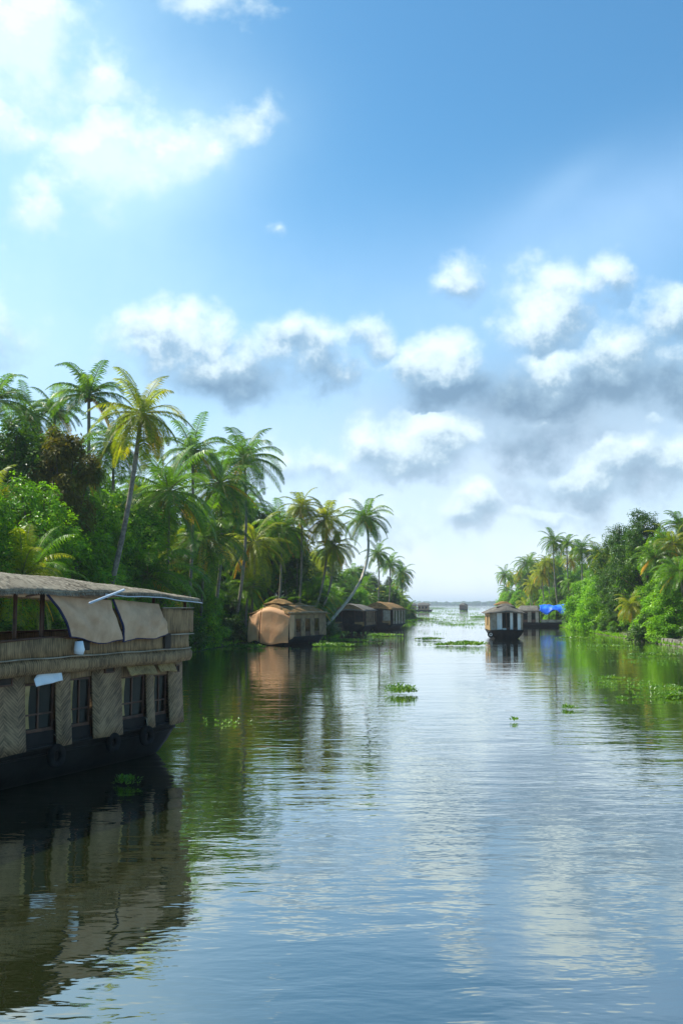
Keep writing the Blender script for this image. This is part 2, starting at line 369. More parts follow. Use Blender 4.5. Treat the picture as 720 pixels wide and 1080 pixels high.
def land(name, path, side, far):
    pts = densify(path); mb = MB(); rows = []
    prof = [(-1.2, -.9), (-.25, -.25), (0, .18), (.7, .45), (3, .8), (9, 1.1), (30, 1.5)]
    for k, p in enumerate(pts):
        d = (pts[min(k + 1, len(pts) - 1)] - pts[max(k - 1, 0)]).normalized(); nrm = Vector((-d.y, d.x)) * side
        wob = noise.noise(Vector((p.x * .25, p.y * .25, side))) * 1.0
        rows.append([])
        for (o_, z) in prof:
            q = p + nrm * (o_ + wob); zz = z + (noise.noise(Vector((q.x * .4, q.y * .4, 3))) * .25 if z > 0 else 0)
            rows[-1].append((q.x, q.y, zz))
    n = len(prof)
    for r in rows: mb.v += r
    for i in range(len(rows) - 1):
        for j in range(n - 1):
            a = i * n + j; mb.f.append((a, a + 1, a + n + 1, a + n))
    # inland fill out to the far border
    b = len(mb.v)
    for r in rows: mb.v.append((far, r[-1][1] + (0), 1.6))
    for i in range(len(rows) - 1): mb.f.append((i * n + n - 1, b + i, b + i + 1, (i + 1) * n + n - 1))
    # back edge skirt
    return tag(mb.build(name, M_EARTH, smooth=True), kind='structure')
land('left_bank_ground', LEFT, 1, -600); land('right_bank_ground', RIGHT, -1, 700)
mb = MB(); mb.box(-7200, 7200, -400, 9200, -1.5, 46)
hz = bpy.data.materials.new('haze_air'); hz.use_nodes = True; hz.node_tree.nodes.clear(); gh = G(hz.node_tree)
pv = gh.n('ShaderNodeVolumePrincipled'); pv.inputs['Color'].default_value = (.84, .92, 1, 1); pv.inputs['Density'].default_value = .00018; pv.inputs['Anisotropy'].default_value = .3
oo = gh.n('ShaderNodeOutputMaterial'); hz.node_tree.links.new(pv.outputs[0], oo.inputs['Volume'])
tag(mb.build('haze', hz), 'pale blue air haze over the water', 'haze', kind='stuff')
del bpy.data.objects['haze']['category']

# ------------------------------------------------------------------ palm
def frond(mb, stalk, rng, az_, elv, L, droop, leaf=.95, npair=30, wid=.075, hang=.5):
    p = Vector((0, 0, 0)); d = Vector((math.cos(az_) * math.cos(elv), math.sin(az_) * math.cos(elv), math.sin(elv)))
    seg = 14; pts = [p.copy()]; dirs = [d.copy()]
    twist = rng.uniform(-.25, .25)
    for k in range(seg):
        d = (d + Vector((0, 0, -1)) * droop * (.25 + k / seg * 1.3) / seg + Vector((-math.sin(az_), math.cos(az_), 0)) * twist / seg).normalized()
        p = p + d * L / seg; pts.append(p.copy()); dirs.append(d.copy())
    stalk.tube(pts, [.055 * (1 - .8 * k / seg) for k in range(seg + 1)], 3, False)
    for k in range(npair):
        t = .10 + .9 * (k + rng.random() * .4) / npair; u = t * seg; i = min(int(u), seg - 1); fr_ = u - i
        c = pts[i].lerp(pts[i + 1], fr_); dd = dirs[i].lerp(dirs[i + 1], fr_).normalized()
        sd = dd.cross(Vector((0, 0, 1)));
        if sd.length < .1: sd = Vector((-math.sin(az_), math.cos(az_), 0))
        sd.normalize(); up = sd.cross(dd)
        ll = leaf * (math.sin(math.pi * min(1, (t * .86 + .13))) ** .6) * rng.uniform(.85, 1.1)
        for s_ in (-1, 1):
            o1 = (sd * s_ * .82 + dd * .50 + up * .10).normalized()
            o2 = (o1 + Vector((0, 0, -1)) * hang * rng.uniform(.7, 1.5)).normalized()
            w = dd * wid * .5
            m_ = c + o1 * ll * .45; e_ = m_ + o2 * ll * .55
            i0 = len(mb.v); mb.v += [c - w * .7, c + w * .7, m_ + w * 1.2, m_ - w * 1.2, e_]
            mb.f += [(i0, i0 + 1, i0 + 2, i0 + 3), (i0 + 3, i0 + 2, i0 + 4)]
def palm_crown(seed, n=26, L=4.3, low=-.6, mat=M_PALM, wide=1.0, dry=0):
    rng = random.Random(seed); mb = MB(); st = MB()
    for k in range(n):
        t = (k + .5) / n; elv = math.asin(max(-.98, min(.98, 1.0 * (1 - t) + low * t))) * 1.0 + rng.uniform(-.12, .12)
        elv = min(elv, 1.25)
        frond(mb, st, rng, k * 2.39996 + rng.uniform(-.3, .3), elv, L * rng.uniform(.85, 1.1), rng.uniform(1.5, 2.6), 1.05 * wide, 32, .085, rng.uniform(.5, 1.2))
    cm = mb.mesh('crown', mat); sm = st.mesh('stalks', M_STALK, True)
    dm = None
    if dry:
        db = MB(); ds = MB()
        for k in range(dry):
            frond(db, ds, rng, rng.uniform(0, 6.28), rng.uniform(-.9, -.1), L * rng.uniform(.75, .95), rng.uniform(1.2, 2.2), .85, 26, .09, 1.2)
        dm = db.mesh('dry_fronds', M_DRY)
    nb = MB()
    for k in range(9):
        a = k * 2.4; r = .26 + .08 * (k % 2); c = Vector((math.cos(a) * r, math.sin(a) * r, -.28 - .12 * (k % 3)))
        nb.tube([c + Vector((0, 0, .17)), c + Vector((0, 0, .10)), c, c - Vector((0, 0, .11)), c - Vector((0, 0, .17))], [.04, .11, .14, .10, .03], 7)
    nm = nb.mesh('coconuts', M_NUT, True)
    return cm, sm, dm, nm
CROWNS = [palm_crown(11, 32, 4.6, -.65, M_PALM, 1.0, 2), palm_crown(12, 30, 4.4, -.85, M_PALM2, 1.0, 4), palm_crown(13, 28, 4.9, -.45, M_PALM, 1.1, 2),
          palm_crown(14, 26, 4.5, -.2, M_PALM, 1.0, 2), palm_crown(15, 34, 4.7, -.85, M_PALM, 1.15, 3), palm_crown(16, 30, 4.6, -.7, M_PALM2, 1.1, 7)]
PLACED = []
def mkobj(name, me, parent, loc=(0, 0, 0), rot=(0, 0, 0), s=1.0):
    o = bpy.data.objects.new(name, me); COL.objects.link(o); o.parent = parent; o.location = loc; o.rotation_euler = rot; o.scale = (s, s, s); return o
def palm(base, top, bend, var, scale=1.0, label=None, rad=.17, group=None, rot=None, lean=None):
    base = Vector(base); top = Vector(top); root = empty('coconut_palm', base)
    h = top - base; pts = []; n = 14
    for k in range(n + 1):
        t = k / n; q = h * t; s_ = Vector((bend[0], bend[1], 0)) * math.sin(math.pi * t) ** 1.0
        pts.append(q + s_)
    pts.append(pts[-1] + (pts[-1] - pts[-2]).normalized() * .25)
    mb = MB(); mb.tube(pts, [rad * (1.7 if k == 0 else 1.25 - .45 * k / n) for k in range(n + 2)], 8); mb.build('trunk', M_BARK, root, smooth=True)
    cm, sm, dm, nm = CROWNS[var]
    d = (pts[-1] - pts[-3]).normalized(); q = Vector((0, 0, 1)).rotation_difference(d.lerp(Vector((0, 0, 1)), .4)).to_euler()
    rz = random.uniform(0, 6.28) if rot is None else rot
    e = (q.to_matrix() @ Euler((0, 0, rz)).to_matrix()).to_euler()
    c = mkobj('crown', cm, root, pts[-1], e, scale); mkobj('stalks', sm, c)
    if dm: mkobj('dry_fronds', dm, root, pts[-1], e, scale)
    mkobj('coconuts', nm, root, pts[-1], e, scale)
    root['category'] = 'palm tree'
    if label: root['label'] = label
    else: PLACED.append(root)
    root['group'] = group or ('coconut palms on the left bank' if base.x < 0 or (base.x < 25 and base.y < 340) else 'coconut palms on the right bank')
    return root

# ------------------------------------------------------------------ broadleaf tree
def leaf_at(mb, c, nrm, d, L, w):
    sd = nrm.cross(d).normalized(); a = c; m1 = c + d * L * .45 + sd * w * .5; m2 = c + d * L * .45 - sd * w * .5; e = c + d * L - nrm * L * .18
    i = len(mb.v); mb.v += [a, m2, e, m1]; mb.f += [(i, i + 1, i + 2, i + 3)]
def broad(seed, Ht, Rr, nlobe, sprays, leaf, mat, base_frac=.25, bark=M_BARK2, droop=0.0, nleaf=9):
    rng = random.Random(seed); crown = MB(); tr = MB()
    tp = Vector((rng.uniform(-.4, .4), rng.uniform(-.4, .4), Ht * .55)); r0 = Ht * .022 + .05
    tr.tube([(0, 0, -.5), (0, 0, 0), tp * .5 + Vector((rng.uniform(-.2, .2), 0, 0)), tp], [r0 * 1.5, r0 * 1.2, r0 * .9, r0 * .6], 8)
    lobes = []
    for k in range(nlobe):
        a = k * 2.4 + rng.uniform(-.4, .4); t = (k + .5) / nlobe
        hz_ = base_frac + (1 - base_frac) * t ** .85
        rr = Rr * (math.sin(math.pi * min(.97, .28 + .66 * t)) ** .8) * rng.uniform(.35, .85)
        lr = Rr * rng.uniform(.30, .52) * (1.05 - .35 * t)
        c = Vector((math.cos(a) * rr, math.sin(a) * rr, max(lr * .4, Ht * hz_ - lr * .75)))
        lobes.append((c, lr)); tr.tube([tp * (.35 + .6 * t), tp * (.45 + .5 * t) * .5 + c * .5 + Vector((0, 0, -.1 * lr)), c], [r0 * .5, r0 * .3, r0 * .1], 5)
    tot = sum(l[1] ** 2 for l in lobes)
    for (c, lr) in lobes:
        for k in range(int(sprays * lr * lr / tot)):
            z = rng.uniform(-.75, 1); a = rng.uniform(0, 6.283); q = math.sqrt(1 - z * z)
            n = Vector((q * math.cos(a), q * math.sin(a), z)); rad = lr * rng.uniform(.62, 1.12)
            wob = 1 + .35 * noise.noise(n * 2.2 + c)
            p = c + Vector((n.x * rad * wob, n.y * rad * wob, n.z * rad * wob * .82))
            up = (n * .7 + Vector((0, 0, .8)) + Vector((rng.uniform(-.5, .5), rng.uniform(-.5, .5), 0))).normalized()
            a0 = rng.uniform(0, 6.28); t1 = up.orthogonal().normalized(); t2 = up.cross(t1)
            for j in range(nleaf):
                aa = a0 + j * 2.4; d = (t1 * math.cos(aa) + t2 * math.sin(aa) + up * rng.uniform(-.35, .55) - Vector((0, 0, droop))).normalized()
                pp = p + d * leaf * rng.uniform(0, .5) + up * leaf * rng.uniform(-.5, .6)
                nn = (up + d * rng.uniform(-.5, .3) + Vector((rng.uniform(-.3, .3), rng.uniform(-.3, .3), 0))).normalized()
                leaf_at(crown, pp, nn, d, leaf * rng.uniform(.7, 1.25), leaf * .48)
    return crown.mesh('crown', mat), tr.mesh('trunk', bark, True), Ht
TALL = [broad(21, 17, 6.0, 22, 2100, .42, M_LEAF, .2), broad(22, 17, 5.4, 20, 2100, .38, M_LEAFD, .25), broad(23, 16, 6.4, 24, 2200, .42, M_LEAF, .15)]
MID = [broad(31, 9, 4.0, 16, 1500, .34, M_LEAF, .1), broad(32, 9, 3.6, 15, 1500, .32, M_LEAFD, .15), broad(33, 8, 4.2, 16, 1300, .46, M_RUSH, .1), broad(34, 12, 2.9, 11, 1100, .34, M_LEAFR, .62)]
BUSH = [broad(41, 3.2, 2.2, 9, 620, .26, M_RUSH, .1, nleaf=8), broad(42, 3.0, 2.4, 9, 560, .28, M_LEAFD, .1, nleaf=8), broad(43, 3.4, 2.0, 9, 520, .34, M_LEAF, .1, nleaf=8)]
def tree(base, ht, var, label=None, name='broadleaf_tree', cat='tree', wide=1.0):
    cm, tm, Ht = var; s_ = ht / Ht; root = empty(name, base, random.uniform(0, 6.28))
    root.scale = (s_ * wide, s_ * wide, s_)
    mkobj('crown', cm, root); mkobj('trunk', tm, root); root['category'] = cat
    side = 'left' if (base[0] < 25 and base[1] < 345) else 'right'
    root['group'] = {'broadleaf_tree': 'broadleaf trees on the %s bank', 'shrub': 'shrubs along the %s bank'}[name] % side
    if label: root['label'] = label
    else: PLACED.append(root)
    return root

# ---- hero palms: crown centre px, py, distance, foot px, foot distance, bend (m), crown variant, scale, label
def bank_x(d, path, side):
    for (a, b), (c, e_) in zip(path[:-1], path[1:]):
        if b <= d <= e_: return a + (c - a) * (d - b) / (e_ - b)
    return path[-1][0]
def hero(px, py, d, fx, fd, bend, var, s, label, rad=.15, rot=None):
    # the foot is set back until it stands on the bank
    path, side = (LEFT, -1) if px < 440 else (RIGHT, 1)
    k = 1.0
    while k < 1.8 and side * ((fx - 360) / F * fd * k - bank_x(fd * k, path, side)) < 1.2: k += .01
    d *= k; fd *= k; s = min(s * (1 + (k - 1) * .8), 1.4); bend = (bend[0] * k, 0)
    top = at(px, py, d); f = at(fx, 640, fd); f.z = .6
    return palm(f, top, bend, var, s, label, rad, rot=rot)
hero(149, 440, 76, 96, 77, (.5, 0), 1, 1.0, 'tall leaning palm with yellowing skirt, its pale trunk crossing the trees above the near houseboat', .20, 1.0)
hero(94, 420, 84, 84, 86, (.3, 0), 3, .95, 'highest palm of the left grove with upright fronds against the sky', .17)
hero(258, 486, 78, 246, 80, (.5, 0), 2, 1.12, 'big palm with swept fronds at the right sky edge of the near left grove', .18)
hero(232, 512, 72, 222, 74, (.4, 0), 4, 1.10, 'dense dark palm just left of the big swept palm on the left bank', .18)
hero(203, 478, 88, 196, 90, (.3, 0), 0, .95, 'palm with arching fronds right of the tall leaning palm', .16)
sp_ = hero(386, 548, 119, 334, 116, (2.4, 0), 0, .86, 'palm on a long pale trunk swooping out beside the tan covered houseboat', .19)
for c_ in sp_.children:
    if c_.name.startswith('trunk'): c_.data.materials[0] = M_BARKP  # sunlit look of this shaded trunk comes from lighter bark colour
hero(344, 549, 112, 322, 114, (.9, 0), 5, .86, 'palm with yellow hanging fronds left of the swooping palm', .16)
hero(352, 577, 110, 326, 112, (.8, 0), 1, .80, 'short leaning palm below the pair behind the tan covered houseboat', .15)
hero(-6, 426, 84, -20, 85, (0, 0), 3, .9, 'palm cut by the left edge of the picture above the russet tree')
hero(28, 440, 92, 22, 93, (.2, 0), 0, .8, 'small palm top peeking over the russet tree at the far left')
hero(58, 436, 96, 52, 97, (.2, 0), 2, .75, 'distant palm top just left of the highest palm of the grove')
hero(120, 470, 90, 112, 92, (.2, 0), 4, .9, 'palm half hidden left of the tall leaning trunk')
hero(178, 522, 66, 170, 67, (.2, 0), 4, 1.1, 'broad dark palm below and right of the tall leaning palm')
hero(156, 612, 52, 150, 53, (.1, 0), 2, .85, 'low palm with glossy fronds brushing the near houseboat roof')
hero(215, 570, 74, 210, 75, (.1, 0), 4, 1.05, 'low dark palm right of the near houseboat roof end')
hero(268, 575, 92, 262, 93, (.2, 0), 1, 1.0, 'olive palm above the left side of the tan covered houseboat')
hero(296, 560, 104, 290, 105, (.3, 0), 0, .95, 'palm behind the ridge of the tan covered houseboat')
hero(318, 536, 120, 314, 122, (.2, 0), 5, .75, 'thin palm with yellow fronds left of the yellow hanging palm')
hero(398, 585, 205, 396, 206, (.5, 0), 0, .9, 'palm above the gabled houseboat on the left bank')
hero(411, 596, 240, 408, 242, (.3, 0), 2, .95, 'palm right of the gabled houseboat with rounded crown')
hero(424, 604, 285, 422, 287, (.2, 0), 0, 1.0, 'last palm at the far tip of the left bank')
# right bank
hero(532, 607, 370, 540, 372, (-.4, 0), 0, 1.1, 'first palm at the far tip of the right bank')
hero(556, 596, 290, 562, 292, (-.4, 0), 2, 1.1, 'palm with thick crown above the white cabin houseboat')
hero(583, 572, 235, 590, 237, (-.4, 0), 0, .95, 'left of the twin high palms above the blue tarpaulin')
hero(597, 576, 232, 600, 234, (0, 0), 3, .9, 'right of the twin high palms above the blue tarpaulin')
hero(613, 580, 226, 616, 228, (-.2, 0), 4, .9, 'palm with drooping crown right of the twin high palms')
hero(571, 606, 265, 576, 266, (-.2, 0), 5, .95, 'palm with ochre fronds behind the blue tarpaulin boat')
hero(560, 618, 280, 570, 282, (-1, 0), 1, .85, 'leaning low palm with yellow fronds above the white cabin houseboat')
hero(638, 590, 185, 642, 186, (0, 0), 1, .9, 'yellow green palm left of the big dark tree on the right bank')
hero(716, 556, 150, 722, 152, (0, 0), 3, .85, 'palm cut by the right edge of the picture against the sky')
hero(717, 606, 128, 722, 130, (0, 0), 2, .9, 'palm with drooping fronds at the right edge of the picture')
hero(665, 640, 132, 668, 133, (0, 0), 5, .62, 'small palm with orange drooping fronds low on the right bank')
hero(690, 590, 140, 694, 142, (0, 0), 2, .8, 'palm crown in front of the big dark tree on the right bank')

# ---- specific broadleaf trees
def spot(px, d): return ((px - 360) / F * d, d, .7)
def zat(py, d): return H + (637 - py) / F * d
def T(px, topy, d, var, label, wide=1.0):
    path, side = (LEFT, -1) if px < 440 else (RIGHT, 1)
    while side * ((px - 360) / F * d - bank_x(d, path, side)) < 3.0 and d < 260: d += 1
    return tree(spot(px, d), zat(topy, d) - .7, var, label, wide=wide)
T(66, 448, 72, MID[3], 'russet brown leaved tree standing out in the left grove', .62)
T(100, 508, 64, TALL[0], 'bright leafy tree in front of the russet tree on the left bank', .75)
T(132, 530, 64, MID[0], 'bright green tree at the foot of the leaning palm near the houseboat roof', 1.0)
T(12, 438, 76, TALL[1], 'dark leafy tree at the left edge beside the russet tree', .9)
T(34, 498, 58, TALL[0], 'bright green broad leaved tree above the open end of the near houseboat roof', .85)
T(-25, 505, 56, TALL[2], 'bright green tree cut by the left edge above the near houseboat', .8)
T(112, 512, 88, TALL[2], 'bright green tree under the tall leaning palm', .7)
T(70, 545, 54, MID[2], 'light green bushy tree just over the near houseboat roof', .9)
T(680, 536, 152, TALL[1], 'big dark green tree rising highest on the right bank', .85)
T(651, 552, 160, TALL[1], 'slimmer dark tree left of the highest tree on the right bank', .75)
T(703, 556, 146, TALL[0], 'round leafy tree right of the highest tree on the right bank', .8)
T(668, 588, 140, TALL[0], 'mid green tree below the highest tree on the right bank', .85)
T(712, 600, 126, MID[0], 'green tree behind the drooping yellow palm on the right bank', 1.2)
T(690, 622, 124, MID[2], 'light green tree low at the right bank edge', 1.0)
T(632, 606, 172, MID[2], 'feathery bright green tree right of the blue tarpaulin boat', 1.0)
T(622, 612, 190, MID[2], 'bright green bushy tree directly behind the blue tarpaulin', 1.0)
T(645, 610, 160, MID[0], 'leafy tree between the feathery tree and the orange fronds', 1.1)

# ---- filler growth following each bank
def interp(tab, x):
    if x <= tab[0][0]: return tab[0][1]
    for (a, b), (c, d) in zip(tab[:-1], tab[1:]):
        if x <= c: return b + (d - b) * (x - a) / (c - a)
    return tab[-1][1]
SKL = [(-60, 450), (0, 440), (60, 440), (110, 455), (160, 470), (200, 478), (240, 486), (280, 515), (310, 545), (340, 572), (370, 590), (400, 603), (420, 608), (436, 618)]
SKR = [(525, 604), (540, 598), (555, 592), (575, 586), (600, 584), (630, 582), (650, 566), (680, 550), (700, 558), (720, 566), (800, 540)]
def fill(path, side, sk, ymin, ymax, rows, seed, pxr):
    rng = random.Random(seed); pts = densify(path, 1.0); cnt = 0
    for (off0, off1, step, kinds) in rows:
        acc = 0
        for k in range(1, len(pts) - 1):
            p = pts[k]
            if p.y < ymin or p.y > ymax: continue
            acc += 1
            if acc < step * (1 + p.y / 260.0): continue
            acc = rng.uniform(-.3, .3) * step
            d = (pts[k + 1] - pts[k - 1]).normalized(); nrm = Vector((-d.y, d.x)) * side
            q = p + nrm * rng.uniform(off0, off1)
            if q.y < 20: continue
            x = pxof(q.x, q.y)
            if x < pxr[0] or x > pxr[1]: continue
            zt = zat(interp(sk, x), q.y) - .7
            if side == 1 and 112 < q.y < 142 and q.x > -36: zt = min(zt, 3.5 + 1.1 * max(0, -12 - q.x))     # low growth beside the tan boat
            if side == -1 and q.y < 160 and (abs(x - 665) < 12 or abs(x - 717) < 10): continue
            if zt < 6: kind_ = ['L', 'S']
            else: kind_ = kinds
            kind = rng.choice(kind_)
            if kind == 'L':
                h = rng.uniform(2.0, 6.5); palm((q.x, q.y, .5), (q.x + rng.uniform(-.8, .8), q.y + rng.uniform(-.8, .8), .5 + h), (rng.uniform(-.3, .3), 0), rng.choice([0, 2, 3, 4, 4, 1]), rng.uniform(.8, 1.05), None, .16)
            elif kind == 'P':
                h = min(zt - .5, 22) * rng.uniform(.50, .97)
                if h < 3.5: h = 3.5
                palm((q.x, q.y, .6), (q.x + rng.uniform(-1.2, 1.2), q.y + rng.uniform(-1, 1), .6 + h), (rng.uniform(-.6, .6), 0), rng.choice([0, 0, 1, 2, 3, 4, 4, 5]), rng.uniform(.8, 1.02), None, .15)
            elif kind == 'T':
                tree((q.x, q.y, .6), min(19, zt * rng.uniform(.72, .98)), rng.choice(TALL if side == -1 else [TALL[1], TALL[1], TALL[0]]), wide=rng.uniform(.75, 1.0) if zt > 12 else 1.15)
            elif kind == 'M':
                tree((q.x, q.y, .6), min(zt, rng.uniform(5.5, 9.5)), rng.choice(MID[:3] if side == -1 else [MID[1], MID[1], MID[0]]), wide=rng.uniform(.9, 1.1))  # left bank mostly dark leaves: understory shade put into leaf colour
            elif kind == 'S':
                tree((q.x, q.y, .3), rng.uniform(1.6, 3.8), rng.choice(BUSH if side == -1 else [BUSH[1], BUSH[1], BUSH[2]]), None, 'shrub', 'shrub', rng.uniform(.9, 1.3))  # left shrubs likewise darker, their leaf colour carrying the shade
            cnt += 1
    print('filled', cnt)
fill(LEFT, 1, SKL, 36, 330, [(.6, 1.6, 3.0, ['S']), (1.5, 3.5, 6, ['L', 'M']), (3.5, 6, 5.5, ['M', 'L', 'P']), (6, 10, 5.5, ['P', 'L', 'T', 'M']), (11, 16, 6.5, ['P', 'T', 'P']), (17, 24, 7.5, ['P', 'T', 'M']), (25, 34, 9, ['P', 'T'])], 5, (-60, 445))
fill(LEFT, 1, SKL, 44, 150, [(1.5, 4, 4.5, ['L', 'M']), (4, 8, 4.5, ['P', 'L', 'M']), (9, 15, 4.5, ['P', 'P', 'T']), (16, 24, 5, ['P', 'T'])], 15, (-30, 340))
fill(RIGHT, -1, SKR, 98, 425, [(.4, 1.4, 3.4, ['S']), (1.5, 4, 6, ['M', 'M', 'L']), (4, 7, 6.5, ['M', 'L', 'P']), (7, 11, 7, ['P', 'M', 'T']), (12, 18, 8, ['P', 'T', 'M']), (19, 28, 10, ['P', 'T'])], 9, (520, 790))

fill(RIGHT, -1, SKR, 190, 420, [(2, 6, 6, ['M', 'P', 'L']), (7, 13, 7, ['P', 'M', 'P'])], 25, (520, 700))
# names for the filler growth: what stands by it, and its order there
ORD = ['first', 'second', 'third', 'fourth', 'fifth', 'sixth', 'seventh', 'eighth', 'ninth', 'tenth', 'eleventh', 'twelfth', 'thirteenth', 'fourteenth', 'fifteenth', 'sixteenth', 'seventeenth', 'eighteenth', 'nineteenth', 'twentieth']
zones = {}
for o in PLACED:
    x = pxof(o.location.x, o.location.y); Yd = o.location.y; left = (o.location.x < 25 and Yd < 345)
    if left: z = 'above the near houseboat' if x < 200 else 'left of the tan houseboat' if x < 262 else 'behind the tan houseboat' if x < 340 else 'behind the two dark houseboats' if x < 421 else 'at the left bank tip'
    else: z = 'at the right bank tip' if x < 553 else 'behind the blue tarpaulin boat' if x < 600 else 'right of the blue tarpaulin boat' if x < 655 else 'near the right picture edge'
    kind = {'coconut_palm': 'palm', 'broadleaf_tree': 'broadleaf tree', 'shrub': 'shrub'}[o.name.split('.')[0]]
    ht = max((c.location.z for c in o.children if c.name.startswith('crown')), default=0) if kind == 'palm' else 0
    desc = ('tall ' if ht > 13 else 'medium ' if ht > 7 else 'short ') if kind == 'palm' else ''
    cr = [c for c in o.children if c.name.startswith('crown')][0].data
    mt = cr.materials[0].name; big = max(v.co.z for v in cr.vertices) * o.scale.z
    if kind == 'palm': desc += 'olive ' if mt.endswith('warm') else 'green '
    else: desc = {'broad_leaf': 'bright green ', 'broad_leaf_dark': 'dark green ', 'bush_leaf': 'light green '}.get(mt, '') + (('tall ' if big > 11 else 'low ') if kind != 'shrub' else '')
    zones.setdefault((desc, kind, z), []).append((x, o))
for (desc, kind, z), L in zones.items():
    L.sort(key=lambda t: t[0])
    for i, (x, o) in enumerate(L):
        o['label'] = ('%s%s %s, %s from left there' % (desc, kind, z, ORD[i])) if i < 20 and len(L) > 1 else ('%s%s %s' % (desc, kind, z))
        o['label'] = o['label']

# stone edging of the right bank
def edging():
    pts = densify([(42.9, 70), (40.1, 100), (39.6, 120), (41.4, 148)], 1.0); mb = MB(); rng = random.Random(4)
    for k in range(len(pts) - 1):
        for r in range(2):
            p = pts[k]; q = pts[k + 1]; a = .04; z0 = -.3 + r * .52; z1 = z0 + .5 + rng.uniform(-.05, .03); o_ = rng.uniform(-.12, .12) + r * .12
            mb.hexa([(p.x + o_, p.y + a, z0), (p.x + .9 + o_, p.y + a, z0), (q.x + .9 + o_, q.y - a, z0), (q.x + o_, q.y - a, z0), (p.x + .1 + o_, p.y + a, z1), (p.x + .9 + o_, p.y + a, z1), (q.x + .9 + o_, q.y - a, z1), (q.x + .1 + o_, q.y - a, z1)])
    o = mb.build('stone_edging', M_STONE, bevel=.07); tag(o, 'low stone edging wall along the right bank waterline', 'wall')
edging()

# ------------------------------------------------------------------ the near houseboat
B = Vector((-5.42, 33.9, 0)); DIR = Vector((.409, .9125, 0)); RZ = math.atan2(DIR.y, DIR.x)
def tx(p):
    k = (p - 360) / F * .993
    return (k * B.y - B.x) / (DIR.x - k * DIR.y)
def hz_of(p, y):
    Yd = B.y + tx(p) * DIR.y
    return at(p, y, Yd).z
W = 4.4; X0 = -20.0; DECK = 3.13
boat = empty('houseboat', B, RZ)
tag(boat, 'large two storey cane walled houseboat with two tan tarps in the left foreground', 'houseboat')
def hull(parent, x0, x1, w, top, mat, taper0, taper1, rise=0.0, name='hull', plank=True):
    mb = MB(); n = 40; prof = [(0.0, 1.0), (0.02, .80), (.07, .45), (.14, .1), (.26, -.30), (.5, -.55)]
    def fn(u, v):
        x = x0 + (x1 - x0) * u
        e0 = min(1, (x - x0) / taper0); e1 = min(1, (x1 - x) / taper1)
        hw = w / 2 * (1 - (1 - e0) ** 2.2 * .8) * (1 - (1 - e1) ** 2.2 * .8); lift = rise * ((1 - e0) ** 2 + (1 - e1) ** 2)
        k = abs(v * 2 - 1) * 5; i = min(int(5 - k), 4) if k < 5 else 0; kk = 5 - k
        i = min(int(kk), 4); f_ = kk - i; a = prof[i]; b = prof[i + 1]; ins = a[0] + (b[0] - a[0]) * f_; z = a[1] + (b[1] - a[1]) * f_
        s_ = -1 if v < .5 else 1
        yy = s_ * hw * (1 - ins * 2) if True else 0
        cut = 1 - .28 * (1 - e1) ** 2 * max(0, 1 - z) - .0
        xx = x - (1 - z) * .55 * (1 - e1) + (1 - z) * .55 * (1 - e0)
        return (xx, w / 2 + yy, (z * top if z > 0 else z) + lift * max(0, z))
    mb.grid(fn, n, 20)
    # deck lid and end caps
    top_l = [fn(i / n, 0) for i in range(n + 1)]; top_r = [fn(i / n, 1) for i in range(n + 1)]
    for i in range(n): mb.quad(Vector(top_l[i]) - Vector((0, 0, .06)), Vector(top_l[i + 1]) - Vector((0, 0, .06)), Vector(top_r[i + 1]) - Vector((0, 0, .06)), Vector(top_r[i]) - Vector((0, 0, .06)))
    for u in (0, 1):
        b_ = len(mb.v); ring = [fn(u, j / 20) for j in range(21)]; mb.v += ring; mb.f.append(tuple(range(b_, b_ + 21)))
    h = mb.build(name, mat, parent, smooth=True)
    gb = MB()
    for sgn in (0, 1):
        pts = [Vector(p) + Vector((0, -.03 if sgn == 0 else .03, .0)) for p in (top_l if sgn == 0 else top_r)]
        gb.tube(pts, .06, 6)
        if plank:
            pts2 = [fn(i / n, .10 if sgn == 0 else .90) for i in range(n + 1)]
            gb.tube([Vector(p) + Vector((0, -.02 if sgn == 0 else .02, 0)) for p in pts2], .035, 5)
    gb.build('rubbing_strake', mat, h, smooth=True)
    return h
hull(boat, X0 - 2.5, 1.35, W + .1, 1.10, M_HULL, 4.5, 1.9, .08)
# lower storey panels: (px0, px1)
PANELS = [(-600, 27), (60, 75), (98, 128), (154.5, 162), (177.5, 192)]
WINS = [(28, 59.5, 775, 722), (75.5, 97.5, 768, 716), (129, 154, 760, 714), (162.5, 177, 755, 712)]
def panel(x0, x1, z0, z1, y=0.0, flare=.12, mat=M_RAT_D, name='wall_panel', th=.05, parent=None):
    mb = MB(); n = max(2, int((x1 - x0) / .4))
    def f0(u, v): x = x0 + (x1 - x0) * u; return (x, y - flare * (1 - v) ** 1.5 + .012 * math.sin(x * 3.1 + 2), z0 + (z1 - z0) * v + .02 * math.sin(x * 2.3) * (1 - v))
    mb.grid(f0, n, 6); o = mb.build(name, mat, parent or boat, solid=th, smooth=True); return o
X1 = tx(192)
for (a, b) in PANELS:
    xa = max(tx(a) if a > -300 else X0, X0); xb = tx(b)
    if a > -300: panel(xa, xb, 1.06, DECK)
    else:
        x = xb   # the run of panels that leaves the frame
        segs = [(X0, X0 + 2.2), (X0 + 3.2, X0 + 6.2), (X0 + 7.2, xb)]
        for (s0, s1) in segs: panel(s0, s1, 1.06, DECK)
        for (s0, s1) in zip([s[1] for s in segs[:-1]], [s[0] for s in segs[1:]]): WINS.append((s0, s1, None, None))
